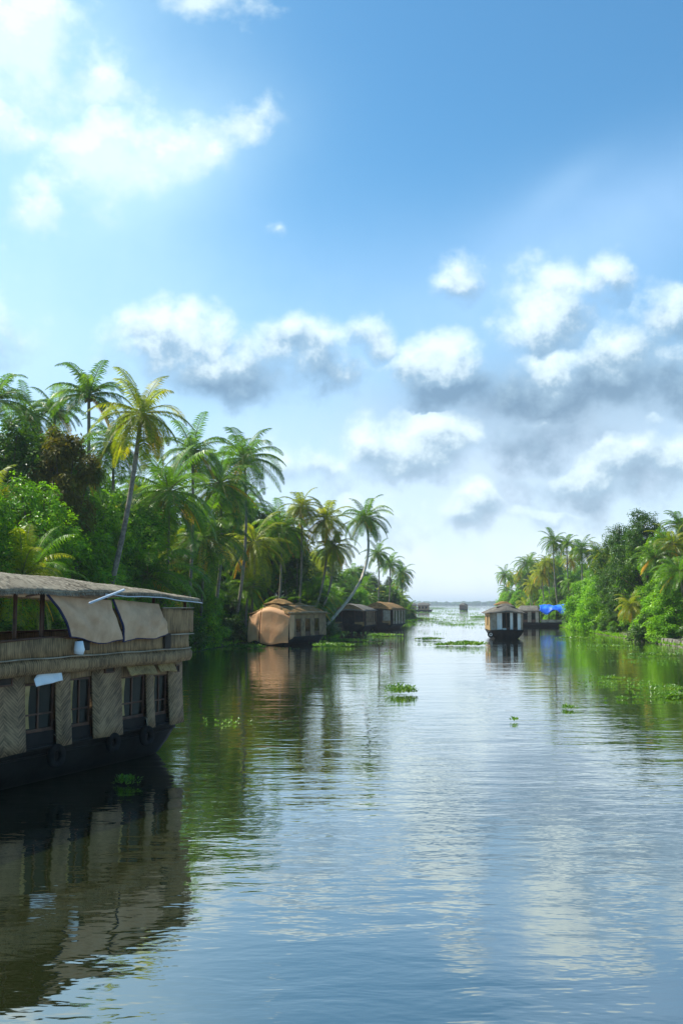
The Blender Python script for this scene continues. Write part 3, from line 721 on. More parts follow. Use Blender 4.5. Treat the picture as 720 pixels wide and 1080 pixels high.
def window(xa, xb, z0, z1, y=.07, curt=1, parent=None, flip=False):
    fr = MB(); w = .055
    fr.box(xa, xa + w, y - .04, y + .05, z0, z1); fr.box(xb - w, xb, y - .04, y + .05, z0, z1)
    fr.box(xa + w, xb - w, y - .04, y + .05, z1 - w, z1); fr.box(xa + w, xb - w, y - .04, y + .05, z0, z0 + .09)
    xm = (xa + xb) / 2; fr.box(xm - .03, xm + .03, y - .03, y + .045, z0 + .09, z1 - w)
    zt = z0 + (z1 - z0) * .36; fr.box(xa + w, xm - .03, y - .025, y + .04, zt - .02, zt + .03); fr.box(xm + .03, xb - w, y - .025, y + .04, zt - .02, zt + .03)
    f = fr.build('window', M_WOOD, parent or boat, bevel=.008)
    pb = MB(); pb.box(xa + w, xm - .03, y + .005, y + .012, z0 + .09, z1 - w); pb.box(xm + .03, xb - w, y + .005, y + .012, z0 + .09, z1 - w)
    # casements stand a little ajar so the curtain shows
    if curt:
        cb = MB(); cx0 = xa + w; cx1 = xa + (xb - xa) * .24
        cb.grid(lambda u, v: (cx0 + (cx1 - cx0) * u * (1 - .25 * math.sin(v * 3.14)), y - .006 + .012 * math.sin(u * 22), z0 + .12 + (z1 - z0 - .18) * v), 24, 8)
        cb.build('curtain', M_CURT, f, smooth=True)
    pb2 = pb.build('pane', M_GLASS, f); return f
for (a, b, yb, yt) in WINS:
    if yb is None: window(a, b, 1.35, 2.75); xa, xb, zt, zb = a, b, 2.75, 1.35
    else:
        xa, xb = tx(a), tx(b); zb = hz_of(a, yb); zt = hz_of(a, yt); window(xa, xb, zb, zt)
    panel(xa - .0, xb + .0, zt, DECK, y=.03, flare=.0, name='lintel_panel', mat=M_RAT_V)
    sb = MB(); sb.box(xa, xb, .0, .16, 1.02, zb); sb.build('sill', M_BLACK, boat)
# end wall, far wall, floor, inner ceiling
mb = MB(); mb.grid(lambda u, v: (X1 + .02 + .08 * (1 - v), W * u, 1.06 + (DECK - 1.06) * v), 6, 6); mb.build('end_wall', M_RAT_D, boat, solid=.05, smooth=True)
mb = MB(); mb.box(X0, X1 - .05, W - .05, W, 1.06, DECK - .004); mb.build('far_wall', M_RAT_V, boat)
mb = MB(); mb.box(X0, X0 + .06, .06, W - .06, 1.06, DECK - .004); mb.build('end_wall', M_RAT_V, boat)
# rolled awnings / cloth over openings
def awning(a, b, ya, yb, mat, name, y=-.10, fl=.28):
    xa, xb = tx(a), tx(b); z1 = hz_of(a, ya); z0 = hz_of(a, yb); mb = MB()
    mb.grid(lambda u, v: (xa + (xb - xa) * u, y - fl * (1 - v) + .015 * math.sin(u * 14), z0 + (z1 - z0) * v + .03 * math.sin(u * 5) * (1 - v)), 14, 5)
    mb.build(name, mat, boat, solid=.02, smooth=True)
awning(129, 158, 699, 713, M_RAT_O, 'window_awning'); awning(162, 180, 697, 709, M_RAT_O, 'window_awning', fl=.2)
# white cloth hung in the first window
mb = MB(); xa, xb = tx(31), tx(59)
mb.grid(lambda u, v: (xa + (xb - xa) * (u if v < .5 else .25 * (v - .5) * 2 + u * (1 - .25 * (v - .5) * 2)), -.16 - .14 * (1 - v) + .02 * math.sin(u * 9 + v * 3), hz_of(31, 724) + .10 * u + (hz_of(50, 707) - hz_of(31, 724)) * v), 14, 6)
o = mb.build('hung_cloth', M_WCLOTH, boat, solid=.008, smooth=True); o['label'] = 'white cloth hung above the doorway'
# small hatches, the shade inside each painted as a dark panel in the frame
for (a, b, yt, yb) in [(-3, 13, 712, 725), (110, 120, 701, 710), (184, 188, 701, 709)]:
    xa, xb = tx(a), tx(b); z1 = hz_of(a, yt); z0 = hz_of(a, yb); mb = MB(); y = -.085
    for q in ((xa, xb, z0, z0 + .04), (xa, xb, z1 - .04, z1), (xa, xa + .04, z0 + .04, z1 - .04), (xb - .04, xb, z0 + .04, z1 - .04)): mb.box(q[0], q[1], y, y + .09, q[2], q[3])
    f = mb.build('hatch', M_WOOD, boat); mb = MB(); mb.box(xa + .04, xb - .04, y + .03, y + .05, z0 + .04, z1 - .04); mb.build('hatch_shade_panel', M_DARKIN, f)
# upper deck slab and its bulging cane skirt, both run round the deck edge
OV = .26
XE = X1 + .30
mb = MB(); mb.box(X0 - .2, XE - .10, -OV + .10, W + OV - .10, DECK + .01, DECK + .13); mb.build('upper_deck', M_WOOD, boat)
def ring(off, corner=.35):
    a = [(X0 - .2, -off)]
    n = 40; x = X0 - .2
    for k in range(1, n + 1): a.append((X0 - .2 + (XE - corner - X0 + .2) * k / n, -off))
    for k in range(1, 6): t = k / 6 * math.pi / 2; a.append((XE - corner + (corner + off - OV) * math.sin(t), -off + corner * (1 - math.cos(t))))
    for k in range(0, 9): a.append((XE + off - OV, -off + corner + (W + 2 * off - 2 * corner) * k / 8))
    for k in range(1, 6): t = k / 6 * math.pi / 2; a.append((XE + off - OV - corner + corner * math.cos(t), W + off - corner + corner * math.sin(t)))
    a.append((XE - corner, W + off)); a.append((X0 - .2, W + off))
    return a
def skirt(prof, mat, name, th=.03):
    mb = MB(); rows = [ring(o_) for (o_, z) in prof]; n = len(rows[0])
    for i, r in enumerate(rows):
        for j, (x, y) in enumerate(r):
            mb.v.append((x, y + .015 * math.sin(x * 2.1), prof[i][1] + .018 * math.sin(x * 1.7 + 1) * (1 if i < 3 else 1.6)))
    for i in range(len(rows) - 1):
        for j in range(n - 1): a = i * n + j; mb.f.append((a, a + 1, a + n + 1, a + n))
    return mb.build(name, mat, boat, solid=th, smooth=True)
skirt([(OV - .12, DECK - .04), (OV + .02, DECK - .02), (OV + .09, DECK + .10), (OV + .08, DECK + .24), (OV, DECK + .38)], M_RAT_V, 'deck_skirt')
skirt([(OV + .0, DECK + .36), (OV - .03, DECK + .62), (OV - .02, DECK + .92)], M_RAT_V, 'railing')
rb = MB(); rb.tube([(x, y - .02, DECK + .40 + .012 * math.sin(x * 3)) for x, y in ring(OV + .04)], .018, 5); rb.build('rope_trim', M_OLD, boat, smooth=True)
rb = MB(); rb.tube([(x, y, DECK + .93 + .018 * 1.6 * math.sin(x * 1.7 + 1)) for x, y in ring(OV - .02)], .035, 6); rb.build('rail_cap', M_WOOD, boat, smooth=True)
# ports on the skirt: solid blocks coloured dark as the shade of an opening
for (a, b, yt, yb) in [(75, 85, 675, 686), (165, 171, 668, 684)]:
    xa, xb = tx(a), tx(b); z1 = hz_of(a, yt) ; z0 = hz_of(a, yb); mb = MB(); mb.box(xa, xb, -OV - .09, -OV + .03, z0, z1); mb.build('port_shade_block', M_DARKIN, boat)
mb = MB(); mb.tube([(tx(70), -OV - .20, 3.60), (tx(70), -OV - .22, 3.72), (tx(70), -OV - .20, 3.95)], [.13, .15, .11], 10); o = mb.build('hanging_bundle', M_WCLOTH, boat, smooth=True); o['label'] = 'pale bundle hanging on the railing'
# posts
def rz_(x):   # roof eave height along the boat
    t = max(0, (x - (XE - 6.0)) / 6.5); return 5.34 - .27 * t * t
def ridge(x):
    t = max(0, (x - (XE - 8.5)) / 9.0); return 5.88 - .63 * t ** 1.7
posts = MB()
xs = [tx(-60), tx(14), tx(42), tx(109), tx(160), XE - .22, X0 + .3, X0 + 4, X0 + 8]
for x in xs:
    for y in (-.05, W + .05):
        mb = MB(); mb.tube([(x, y, DECK + .12), (x, y, rz_(x) + .16)], .055, 8); mb.build('post', M_WOOD, boat, smooth=True)
# upper cane screen near the far end
mb = MB(); xa, xb = tx(163), XE - .05
mb.grid(lambda u, v: (xa + (xb - xa) * u, -OV - .02 + .01 * math.sin(u * 9), 4.02 + .03 * u + (.84 - .10 * u) * v), 10, 6); mb.build('cane_screen', M_RAT_V, boat, solid=.03, smooth=True)
mb = MB(); mb.box(xa, xb, -OV - .055, -OV - .015, 3.985, 4.02); mb.box(xa, xb, -OV - .055, -OV - .015, 4.86, 4.89); mb.build('screen_batten', M_OLD, boat)
mb = MB(); mb.grid(lambda u, v: (XE - .02, -OV + .1 + W * .9 * u, 4.05 + .80 * v), 10, 6); mb.build('cane_screen', M_RAT_V, boat, solid=.03)
# tarps
def tarp(tl, tr_, bl, br, seed):
    rng = random.Random(seed); ph = rng.uniform(0, 6)
    A = Vector((tx(tl[0]), -.30, hz_of(*tl))); Bq = Vector((tx(tr_[0]), -.30, hz_of(*tr_))); C = Vector((tx(bl[0]), -OV - .14, hz_of(*bl))); Dq = Vector((tx(br[0]), -OV - .14, hz_of(*br)))
    def fn(u, v):
        t = C.lerp(Dq, u); s_ = A.lerp(Bq, u); p = t.lerp(s_, v)
        sag = math.sin(u * math.pi); bel = math.sin(v * math.pi)
        p.y += -.16 * bel * (.5 + .5 * sag) + .035 * math.sin(u * 11 + ph + v * 3.5) * (.2 + bel) + .02 * math.sin(u * 25 - v * 6)
        p.y -= .045 * noise.noise(Vector((u * 4.5, v * 3.5, seed * 5))) * (.3 + bel) + .012 * abs(math.sin(u * 6 - v * 9 + seed))
        p.x += (.10 * bel * (1 if u < .5 else -1) * abs(u - .5) * 2)
        p.z += -.05 * math.sin(u * math.pi) * (1 - v) + .05 * (1 - v) * math.sin(u * 7 + ph)
        return tuple(p)
    mb = MB(); mb.grid(fn, 60, 40); o = mb.build('tarp', M_TARP, boat, solid=.012, smooth=True)
    eb = MB(); eb.tube([Vector(fn(0, v / 20)) + Vector((-.03, -.01, 0)) for v in range(21)], .038, 5); eb.tube([Vector(fn(u / 20, 0)) for u in range(21)], .018, 5); eb.build('hem', M_TARPE, o, smooth=True)
tarp((40, 627), (108, 633), (63, 673), (118, 676), 1); tarp((110, 632), (159, 637), (119, 676), (166, 668), 2)
# roof
RX0, RX1 = X0 - .6, XE + .35
def roof_fn(zo):
    def fn(u, v):
        x = RX0 + (RX1 - RX0) * u; s_ = v * 2 - 1; hw = W / 2 + .62
        endt = max(0, (u - .93) / .07); hw *= 1 - .10 * endt ** 2
        z = rz_(x) + (ridge(x) - rz_(x)) * (1 - abs(s_) ** 2.1) + .02 * math.sin(x * 2.2) + .03 * noise.noise(Vector((x * 1.1, s_ * 3, 0)))
        return (x + .04 * math.sin(s_ * 9), W / 2 + s_ * hw + .02 * math.sin(x * 5), z + zo)
    return fn
mb = MB(); mb.grid(roof_fn(.0), 110, 22); rf = mb.build('roof', M_THATCH, boat, solid=.06, smooth=True)
# frayed eave of thatch ends
mb = MB(); rng = random.Random(3); fn = roof_fn(-.02)
for side in (0, 1):
    for k in range(1500):
        u = rng.random(); p = Vector(fn(u, side)); s_ = -1 if side == 0 else 1; L_ = rng.uniform(.01, .08); w_ = .02
        a = p + Vector((rng.uniform(-.02, .02), -.06 * s_, .05)); e_ = p + Vector((rng.uniform(-.04, .04), .03 * s_, -.04 - L_ * .7))
        mb.quad(a + Vector((-w_, 0, 0)), a + Vector((w_, 0, 0)), e_ + Vector((w_ * .5, 0, 0)), e_ + Vector((-w_ * .5, 0, 0)))
mb.build('eave_fringe', M_THATCH, rf)
# loose palm-leaf strands lying down the roof slope
mb = MB(); rng = random.Random(8)
for k in range(16000):
    u = rng.uniform(.30, .995); v = rng.random(); f0 = roof_fn(.05)
    L_ = rng.uniform(.10, .30) / W * (1 if v > .5 else -1); v2 = min(1, max(0, v + L_)); du = rng.uniform(-.002, .002); w_ = rng.uniform(.012, .03)
    a = Vector(f0(u, v)) + Vector((0, 0, rng.uniform(.0, .022))); e_ = Vector(f0(min(1, u + du), v2)) + Vector((0, 0, rng.uniform(-.02, .008)))
    mb.quad(a + Vector((-w_, 0, 0)), a + Vector((w_, 0, 0)), e_ + Vector((w_ * .6, 0, 0)), e_ + Vector((-w_ * .6, 0, 0)))
mb.build('loose_thatch', leafmat('thatch_strand', (.10, .08, .055), (.46, .40, .30), (.30, .26, .19), .85, 0, .15), rf)
# pale metal trim under the eave, white pipe, rafters
mb = MB(); mb.tube([Vector(fn(u / 60, 0)) + Vector((0, -.045, -.055)) for u in range(44, 61)], .015, 6); mb.build('eave_trim', M_PIPE, boat, smooth=True)
p0 = at(95, 636, 27.2); p1 = at(131, 622, 29.5)
inv = Matrix.Rotation(-RZ, 3, 'Z')
mb = MB(); mb.tube([inv @ (p0 - B), inv @ (p1 - B)], .035, 8); mb.build('pipe', M_PIPE, boat, smooth=True)
for k in range(12):
    x = X0 + .4 + k * 1.75
    if x > XE: break
    mb = MB(); mb.tube([(x, -.45, rz_(x) - .02), (x, W * .25, (rz_(x) + ridge(x)) / 2 + .10), (x, W / 2, ridge(x) - .12), (x, W * .75, (rz_(x) + ridge(x)) / 2 + .10), (x, W + .45, rz_(x) - .02)], .04, 6); mb.build('rafter', M_WOOD, boat, smooth=True)
# tyres hung along the hull
for i, (px_, py_, rr, lb) in enumerate([(60, 797, .34, 'black tyre fender hanging below the first doorway of the near houseboat'), (119, 783, .31, 'middle black tyre fender on the near houseboat hull'), (152, 776, .33, 'black tyre fender nearest the far end of the near houseboat')]):
    x = tx(px_); z = hz_of(px_, py_); w = empty('tyre', B + Matrix.Rotation(RZ, 3, 'Z') @ Vector((x, -.20 + (.10 if i < 2 else .02), z)), RZ)
    mb = MB(); mb.torus((0, 0, 0), rr - .10, .10, 'Y', 28, 10); mb.build('tread', M_TYRE, w, smooth=True)
    mb = MB(); mb.tube([(0, -.02, rr * .9), (.03, .05, rr + .2), (.0, .1, max(rr + .25, 1.12 - z))], .014, 5); mb.build('rope', M_OLD, w, smooth=True)
    tag(w, lb, 'tyre', 'tyre fenders on the near houseboat')

# ------------------------------------------------------------------ the moored and moving houseboats
def roof_part(parent, x0, x1, w, ze, zr, mat, hip0=1.2, hip1=1.2, bumps=(), name='roof', pw=1.8, over=.35, solid=.12):
    """x along the boat, y centred on 0"""
    def fn(u, v):
        x = x0 + (x1 - x0) * u; s_ = v * 2 - 1
        e = min(1, (x - x0) / hip0 + .05, (x1 - x) / hip1 + .05); hh = (zr - ze) * math.sin(min(1, e) * math.pi / 2) ** .8
        for (bx, bw, bh) in bumps: hh += bh * math.exp(-((x - bx) / bw) ** 2)
        z = ze + hh * (1 - abs(s_) ** pw) + .05 * noise.noise(Vector((x * 1.3, s_ * 4, ze)))
        return (x, s_ * (w / 2 + over), z)
    mb = MB(); mb.grid(fn, 48, 16); return mb.build(name, mat, parent, solid=solid, smooth=True)
def hull2(parent, x0, x1, w, top, mat, t0, t1, rise):
    h = hull(parent, x0, x1, w, top, mat, t0, t1, rise, plank=False); h.location = (0, -w / 2, 0); return h
def simple_window(parent, axis, pos, a, b, z0, z1, frame=M_WOOD, pane=M_GLASS, d=.06):
    """axis 'x': wall runs along x at y=pos; 'y': wall runs along y at x=pos"""
    def bx(m, p0, p1, q0, q1, e):
        if axis == 'x': m.box(p0, p1, pos - e, pos + e, q0, q1)
        else: m.box(pos - e, pos + e, p0, p1, q0, q1)
    f = MB(); w = .07
    bx(f, a, a + w, z0, z1, d); bx(f, b - w, b, z0, z1, d); bx(f, a + w, b - w, z0, z0 + w, d); bx(f, a + w, b - w, z1 - w, z1, d)
    fo = f.build('window', frame, parent); p = MB(); bx(p, a + w, b - w, z0 + w, z1 - w, d * .6); p.build('pane', pane, fo); return fo
def wall_box(parent, x0, x1, y0, y1, z0, z1, mat, name='wall'):
    mb = MB(); mb.box(x0, x1, y0, y1, z0, z1); return mb.build(name, mat, parent)
def posts_(parent, L, z0, z1, mat=M_WOOD, r=.05):
    for (x, y) in L: mb = MB(); mb.tube([(x, y, z0), (x, y, z1)], r, 6); mb.build('post', mat, parent, smooth=True)

# --- tan covered houseboat (front end toward us)
d = 122; pc = Vector(((283 - 360) / F * d, d, 0)); ang = math.atan2(11, 4.2)
hb = empty('houseboat', pc, ang)   # +x runs away from us; -y is the right-hand side
tag(hb, 'houseboat with peach tan tarpaulin draped over its front, moored at the left bank', 'houseboat')
hull2(hb, -.1, 15, 5.2, .95, M_HULL, .8, 4.0, .1)
for (xa_, ya_, za_, xb_, yb_, zb_) in ((.6, -1.2, 4.62, 5.5, -1.6, 4.62), (.5, .9, 4.75, 4.2, 1.5, 4.55), (6.0, -1.0, 4.75, 12.2, -1.3, 4.7), (.4, -2.5, 3.95, 12.8, -2.6, 3.95)):
    mb = MB(); mb.tube([(xa_, ya_, za_), ((xa_ + xb_) / 2, (ya_ + yb_) / 2, (za_ + zb_) / 2 + .05), (xb_, yb_, zb_)], .05, 6); mb.build('roof_pole', M_OLD, hb, smooth=True)
Wd = 5.0
roof_part(hb, .4, 13.5, Wd, 3.75, 4.85, M_THATCH2, .7, 2.0, [(3.2, 1.0, .55), (9.5, 1.3, .3)], pw=1.25)
roof_part(hb, 1.8, 5.0, 2.6, 4.95, 5.60, M_THATCH2, .8, .8, name='raised_roof', over=.2, pw=1.2)
for s_ in (-1, 1):
    for (a, b) in ((1.0, 2.6), (4.2, 5.6), (7.2, 8.6), (10.2, 12.6)): 
        mb = MB(); mb.grid(lambda u, v: (a + (b - a) * u, s_ * (Wd / 2 + .1 * (1 - v)), .9 + 2.9 * v), 6, 4); mb.build('wall_panel', M_RAT_V, hb, solid=.05)
    for (a, b) in ((2.6, 4.2), (5.6, 7.2), (8.6, 10.2)): simple_window(hb, 'x', s_ * Wd / 2, a, b, 1.5, 3.2); wall_box(hb, a, b, s_ * Wd / 2 - .03, s_ * Wd / 2 + .03, .9, 1.5, M_WOOD, 'sill_panel'); wall_box(hb, a, b, s_ * Wd / 2 - .03, s_ * Wd / 2 + .03, 3.2, 3.8, M_RAT_O, 'lintel_panel')
wall_box(hb, 12.6, 12.66, -Wd / 2, Wd / 2, .9, 3.9, M_RAT_O, 'end_wall')
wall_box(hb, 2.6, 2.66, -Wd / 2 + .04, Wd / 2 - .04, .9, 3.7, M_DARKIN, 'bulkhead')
posts_(hb, [(.6, -2.4), (.6, 2.4), (.6, .9)], .9, 3.8)
# draped front: a hood that falls from the eave, parted left of the middle
def drape(ya, yb, x_off, seed, z_low):
    rng = random.Random(seed); ph = rng.uniform(0, 6)
    def fn(u, v):
        y = ya + (yb - ya) * u; yn = y / (Wd / 2 + .25)
        ztop = 3.70 + .95 * (1 - abs(yn) ** 1.5); zb = z_low + .12 * math.sin(u * 6 + ph); z = zb + (ztop - zb) * v
        bulge = math.sin(min(1, v * 1.05) * math.pi * .5)
        x = .30 - x_off - .55 * (1 - bulge) - .25 * math.sin(v * math.pi) + .05 * math.sin(u * 8 + ph + v * 2.5) * (1 - v * .6) + .10 * noise.noise(Vector((u * 3.2, v * 2.6, seed)))
        if v > .92: x += (v - .92) / .08 * .5
        return (x + .25 * abs(yn) ** 2, y, z)
    mb = MB(); mb.grid(fn, 44, 22); return mb.build('front_tarp', M_TARP2, hb, solid=.02, smooth=True)
drape(-2.75, .9, .15, 1, .22); drape(1.1, 2.75, .0, 2, .45)
def fnr(u, v): return (.3 + 1.3 * u, -2.78 + .05 * math.sin(u * 9 + v * 2), 1.0 - .35 * (1 - u) + (2.7 + .35 * (1 - u)) * v)
mb = MB(); mb.grid(fnr, 10, 10); mb.build('side_tarp', M_TARP2, hb, solid=.02, smooth=True)

# --- two dark houseboats at the left bank
def bank_boat(px_, d, ang, L, Wd, label, roofm, ze, zr, pale=True, arch=True, hullm=M_BLACK):
    hb = empty('houseboat', ((px_ - 360) / F * d, d, 0), ang); tag(hb, label, 'houseboat')
    hull2(hb, -1.5, L + 1.5, Wd + .3, .95, hullm, 3.0, 3.0, .5)
    roof_part(hb, -.2, L, Wd, ze, zr, roofm, 1.0, 1.5, [(2.6, 1.2, .35), (L * .7, 1.5, .2)])
    for s_ in (-1, 1):
        n = int(L / 2.6)
        for k in range(n):
            a = 2.2 + k * (L - 2.8) / n; b = a + (L - 2.8) / n; m = (a + b) / 2
            wall_box(hb, a, m - .5, s_ * Wd / 2 - .03, s_ * Wd / 2 + .03, .9, ze + .05, M_RAT_V if not pale else M_OLD, 'wall_panel'); wall_box(hb, m + .5, b, s_ * Wd / 2 - .03, s_ * Wd / 2 + .03, .9, ze + .05, M_RAT_V if not pale else M_OLD, 'wall_panel')
            wall_box(hb, m - .5, m + .5, s_ * Wd / 2 - .03, s_ * Wd / 2 + .03, .9, 1.5, M_WOOD, 'sill_panel')
            simple_window(hb, 'x', s_ * Wd / 2, m - .5, m + .5, 1.5, ze - .25)
            wall_box(hb, m - .5, m + .5, s_ * Wd / 2 - .03, s_ * Wd / 2 + .03, ze - .25, ze + .05, M_WOOD, 'lintel_panel')
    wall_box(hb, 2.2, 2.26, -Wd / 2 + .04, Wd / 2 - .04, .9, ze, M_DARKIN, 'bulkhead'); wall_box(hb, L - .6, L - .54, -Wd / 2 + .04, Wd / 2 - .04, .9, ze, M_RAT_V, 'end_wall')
    posts_(hb, [(.1, -Wd / 2 + .1), (.1, Wd / 2 - .1), (.1, -Wd * .2), (.1, Wd * .2)], .9, ze + .25)
    wall_box(hb, .0, .05, -Wd / 2, -Wd * .2, .9, 1.7, M_RAT_O, 'front_rail'); wall_box(hb, .0, .05, Wd * .2, Wd / 2, .9, 1.7, M_RAT_O, 'front_rail')
    if arch:
        mb = MB()
        def fa(u, v):
            y = (-1 + 2 * u) * Wd / 2; top = ze + (zr - ze + .25) * (1 - abs(y / (Wd / 2)) ** 1.8); lo = ze - .25 + .65 * (1 - abs(y / (Wd / 2)) ** 2)
            return (-.05, y, lo + (max(top, lo + .1) - lo) * v)
        mb.grid(fa, 16, 3); mb.build('gable', M_THATCH2, hb, solid=.08)
    return hb
b3 = bank_boat(397, 200, R(72), 12, 5.6, 'brown gabled houseboat, right one of the two dark ones moored at the left bank', M_THATCH2, 3.9, 5.1)
wall_box(b3, .02, .07, -2.75, -1.3, .9, 3.8, M_OLD, 'front_panel')
b3b = bank_boat(367, 186, R(78), 13, 6.0, 'dark shadowed houseboat between the tan covered houseboat and the gabled one', M_THATCH3, 3.7, 4.7, pale=False)
# --- white cabin houseboat in mid channel
d = 146; wb = empty('houseboat', ((532.5 - 360) / F * d, d, 0), R(86)); tag(wb, 'small houseboat with white cabin end and black hull afloat in mid channel', 'houseboat')
hull2(wb, -.7, 12.5, 4.9, 1.15, M_BLACK, .25, 4.0, .12)
Wd = 4.7
roof_part(wb, -.7, 10.5, Wd, 3.65, 4.75, M_THATCH3, 1.3, 2.0, [(1.8, .9, .25)], pw=1.3, over=.5)
roof_part(wb, 3.0, 6.0, 2.2, 4.85, 5.35, M_THATCH2, .8, .8, name='raised_roof', over=.2)
roof_part(wb, .2, 2.0, 2.4, 4.55, 5.0, M_THATCH3, .6, .6, name='porch_roof', over=.15)
for s_ in (-1, 1):
    wall_box(wb, 0, 3.2, s_ * Wd / 2 - .03, s_ * Wd / 2 + .03, 1.1, 3.75, M_RAT_O, 'wall_panel'); wall_box(wb, 4.6, 9.6, s_ * Wd / 2 - .03, s_ * Wd / 2 + .03, 1.1, 3.75, M_RAT_O, 'wall_panel')
    simple_window(wb, 'x', s_ * Wd / 2, 3.2, 4.6, 1.8, 3.3); wall_box(wb, 3.2, 4.6, s_ * Wd / 2 - .03, s_ * Wd / 2 + .03, 1.1, 1.8, M_RAT_O, 'sill_panel'); wall_box(wb, 3.2, 4.6, s_ * Wd / 2 - .03, s_ * Wd / 2 + .03, 3.3, 3.75, M_RAT_O, 'lintel_panel')
# end wall: +y is the left of the picture
for (a, b, m_, nm) in [(2.32, 1.35, M_OLD, 'end_panel'), (1.33, .62, M_WHITE, 'end_panel'), (-.55, -.95, M_WHITE, 'end_panel'), (-1.62, -2.05, M_WHITE, 'end_panel'), (-2.07, -2.32, M_OLD, 'end_panel')]:
    wall_box(wb, -.03, .03, b, a, 1.1, 3.7 + .55 * (1 - abs((a + b) / 2) / 2.4), m_, nm)
for (a, b) in [(.58, .02), (-.02, -.52), (-.98, -1.60)]:
    wall_box(wb, -.02, .02, b, a, 1.1, 1.5, M_WHITE if a > 0 and a < .6 and b > 0 else M_WOOD, 'end_panel'); simple_window(wb, 'y', 0, b, a, 1.5, 3.75)
mb = MB(); mb.grid(lambda u, v: (.0, -2.3 + 4.6 * u, 3.72 + (.02 + .85 * (1 - abs(2 * u - 1))) * v), 12, 3); mb.build('gable', M_OLD, wb, solid=.05)
wall_box(wb, 9.6, 9.66, -2.3, 2.3, 1.1, 3.8, M_RAT_V, 'end_wall')
ty = empty('tyre', (wb.location.x - 2.5, wb.location.y - 1.35, .62), 0); mb = MB(); mb.torus((0, 0, 0), .34, .12, 'Y', 20, 8); mb.build('tread', M_TYRE, ty, smooth=True)
mb = MB(); mb.torus((0, -.02, 0), .20, .05, 'Y', 20, 8); o = mb.build('painted_rim', M_WHITE, ty, smooth=True)
tag(ty, 'tyre fender with white rim at the left corner of the white cabin houseboat', 'tyre')
# --- boat with the blue tarpaulin
d = 222; bb = empty('houseboat', ((571 - 360) / F * d, d, 0), R(165)); tag(bb, 'moored houseboat under a bright blue tarpaulin at the right bank', 'houseboat')
hull2(bb, -5.5, 6.5, 4.2, .9, M_BLACK, 2.5, 2.5, .4)
Wd = 3.8
roof_part(bb, .5, 5.6, Wd, 3.4, 4.6, M_THATCH3, .8, 1.2)
for s_ in (-1, 1):
    for (a, b) in ((.8, 1.5), (2.4, 3.2), (4.2, 5.0)): wall_box(bb, a, b, s_ * Wd / 2 - .03, s_ * Wd / 2 + .03, .85, 3.5, M_OLD, 'wall_panel')
    for (a, b) in ((1.5, 2.4), (3.2, 4.2)): wall_box(bb, a, b, s_ * Wd / 2 - .03, s_ * Wd / 2 + .03, .85, 1.5, M_WOOD, 'sill_panel'); simple_window(bb, 'x', s_ * Wd / 2, a, b, 1.5, 3.1); wall_box(bb, a, b, s_ * Wd / 2 - .03, s_ * Wd / 2 + .03, 3.1, 3.5, M_WOOD, 'lintel_panel')
wall_box(bb, .8, .86, -Wd / 2 + .04, Wd / 2 - .04, .85, 3.5, M_DARKIN, 'bulkhead'); wall_box(bb, 5.0, 5.06, -Wd / 2 + .04, Wd / 2 - .04, .85, 3.5, M_OLD, 'end_wall')
posts_(bb, [(-4.6, -1.7), (-4.6, 1.7), (-3, -1.7), (-3, 1.7), (-1.3, -1.7), (-1.3, 1.7), (.3, -1.7), (.3, 1.7)], .8, 3.9, r=.07)
for s_ in (-1, 1): wall_box(bb, -4.6, .3, s_ * 1.72 - .04, s_ * 1.72 + .04, .85, 1.55, M_OLD, 'side_rail')
def ft(u, v):
    x = -5.0 + 5.6 * u; s_ = v * 2 - 1; z = 4.85 - .9 * abs(s_) ** 1.6 - .25 * math.sin(u * math.pi) * .4 + .10 * math.sin(u * 11 + s_ * 3) + .06 * math.sin(u * 23 - s_ * 5)
    if abs(s_) > .75: z -= (abs(s_) - .75) * (2.6 + 1.8 * math.sin(u * 9 + 1))
    return (x + .1 * math.sin(s_ * 6), s_ * 2.35, z)
mb = MB(); mb.grid(ft, 34, 22); o = mb.build('tarpaulin', M_BLUE, bb, solid=.03, smooth=True)
mb = MB(); mb.grid(lambda u, v: tuple(Vector(ft(.50 + .38 * u, .08 + .30 * v)) + Vector((0, 0, .05))), 12, 8); o = mb.build('patch', M_WHITE, o, solid=.01, smooth=True)
# --- far boats
def far_boat(px_, wy, d, ang, L, label, roofm=M_THATCH3):
    hb = empty('houseboat', ((px_ - 360) / F * d, d, 0), ang); tag(hb, label, 'houseboat', 'distant houseboats on the open lake')
    hull2(hb, -L * .5 - 1.5, L * .5 + 1.5, 5.0, 1.0, M_BLACK, 3.0, 3.0, .6)
    roof_part(hb, -L / 2, L / 2, 4.4, 4.0, 5.6, roofm, 1.6, 1.6, [(0, 1.5, .4)])
    for s_ in (-1, 1): wall_box(hb, -L / 2 + .8, L / 2 - .8, s_ * 2.2 - .03, s_ * 2.2 + .03, .9, 4.05, M_RAT_V, 'side_wall')
    for k, x in enumerate((-L / 2 + .8, L / 2 - .86)): wall_box(hb, x, x + .06, -2.15, 2.15, .9, 4.3, M_WOOD, 'end_wall')
    n = int(L / 3)
    for k in range(n):
        for s_ in (-1, 1): simple_window(hb, 'x', s_ * 2.2, -L / 2 + 1.3 + k * (L - 2.4) / n, -L / 2 + 2.6 + k * (L - 2.4) / n, 1.9, 3.5)
    return hb
far_boat(488, 643, 780, R(60), 8, 'tiny dark houseboat alone near the horizon in the open water')
far_boat(431, 641, 640, R(12), 10, 'left one of the two far houseboats beyond the left bank tip')
far_boat(446, 641, 660, R(-8), 9, 'right one of the two far houseboats beyond the left bank tip')
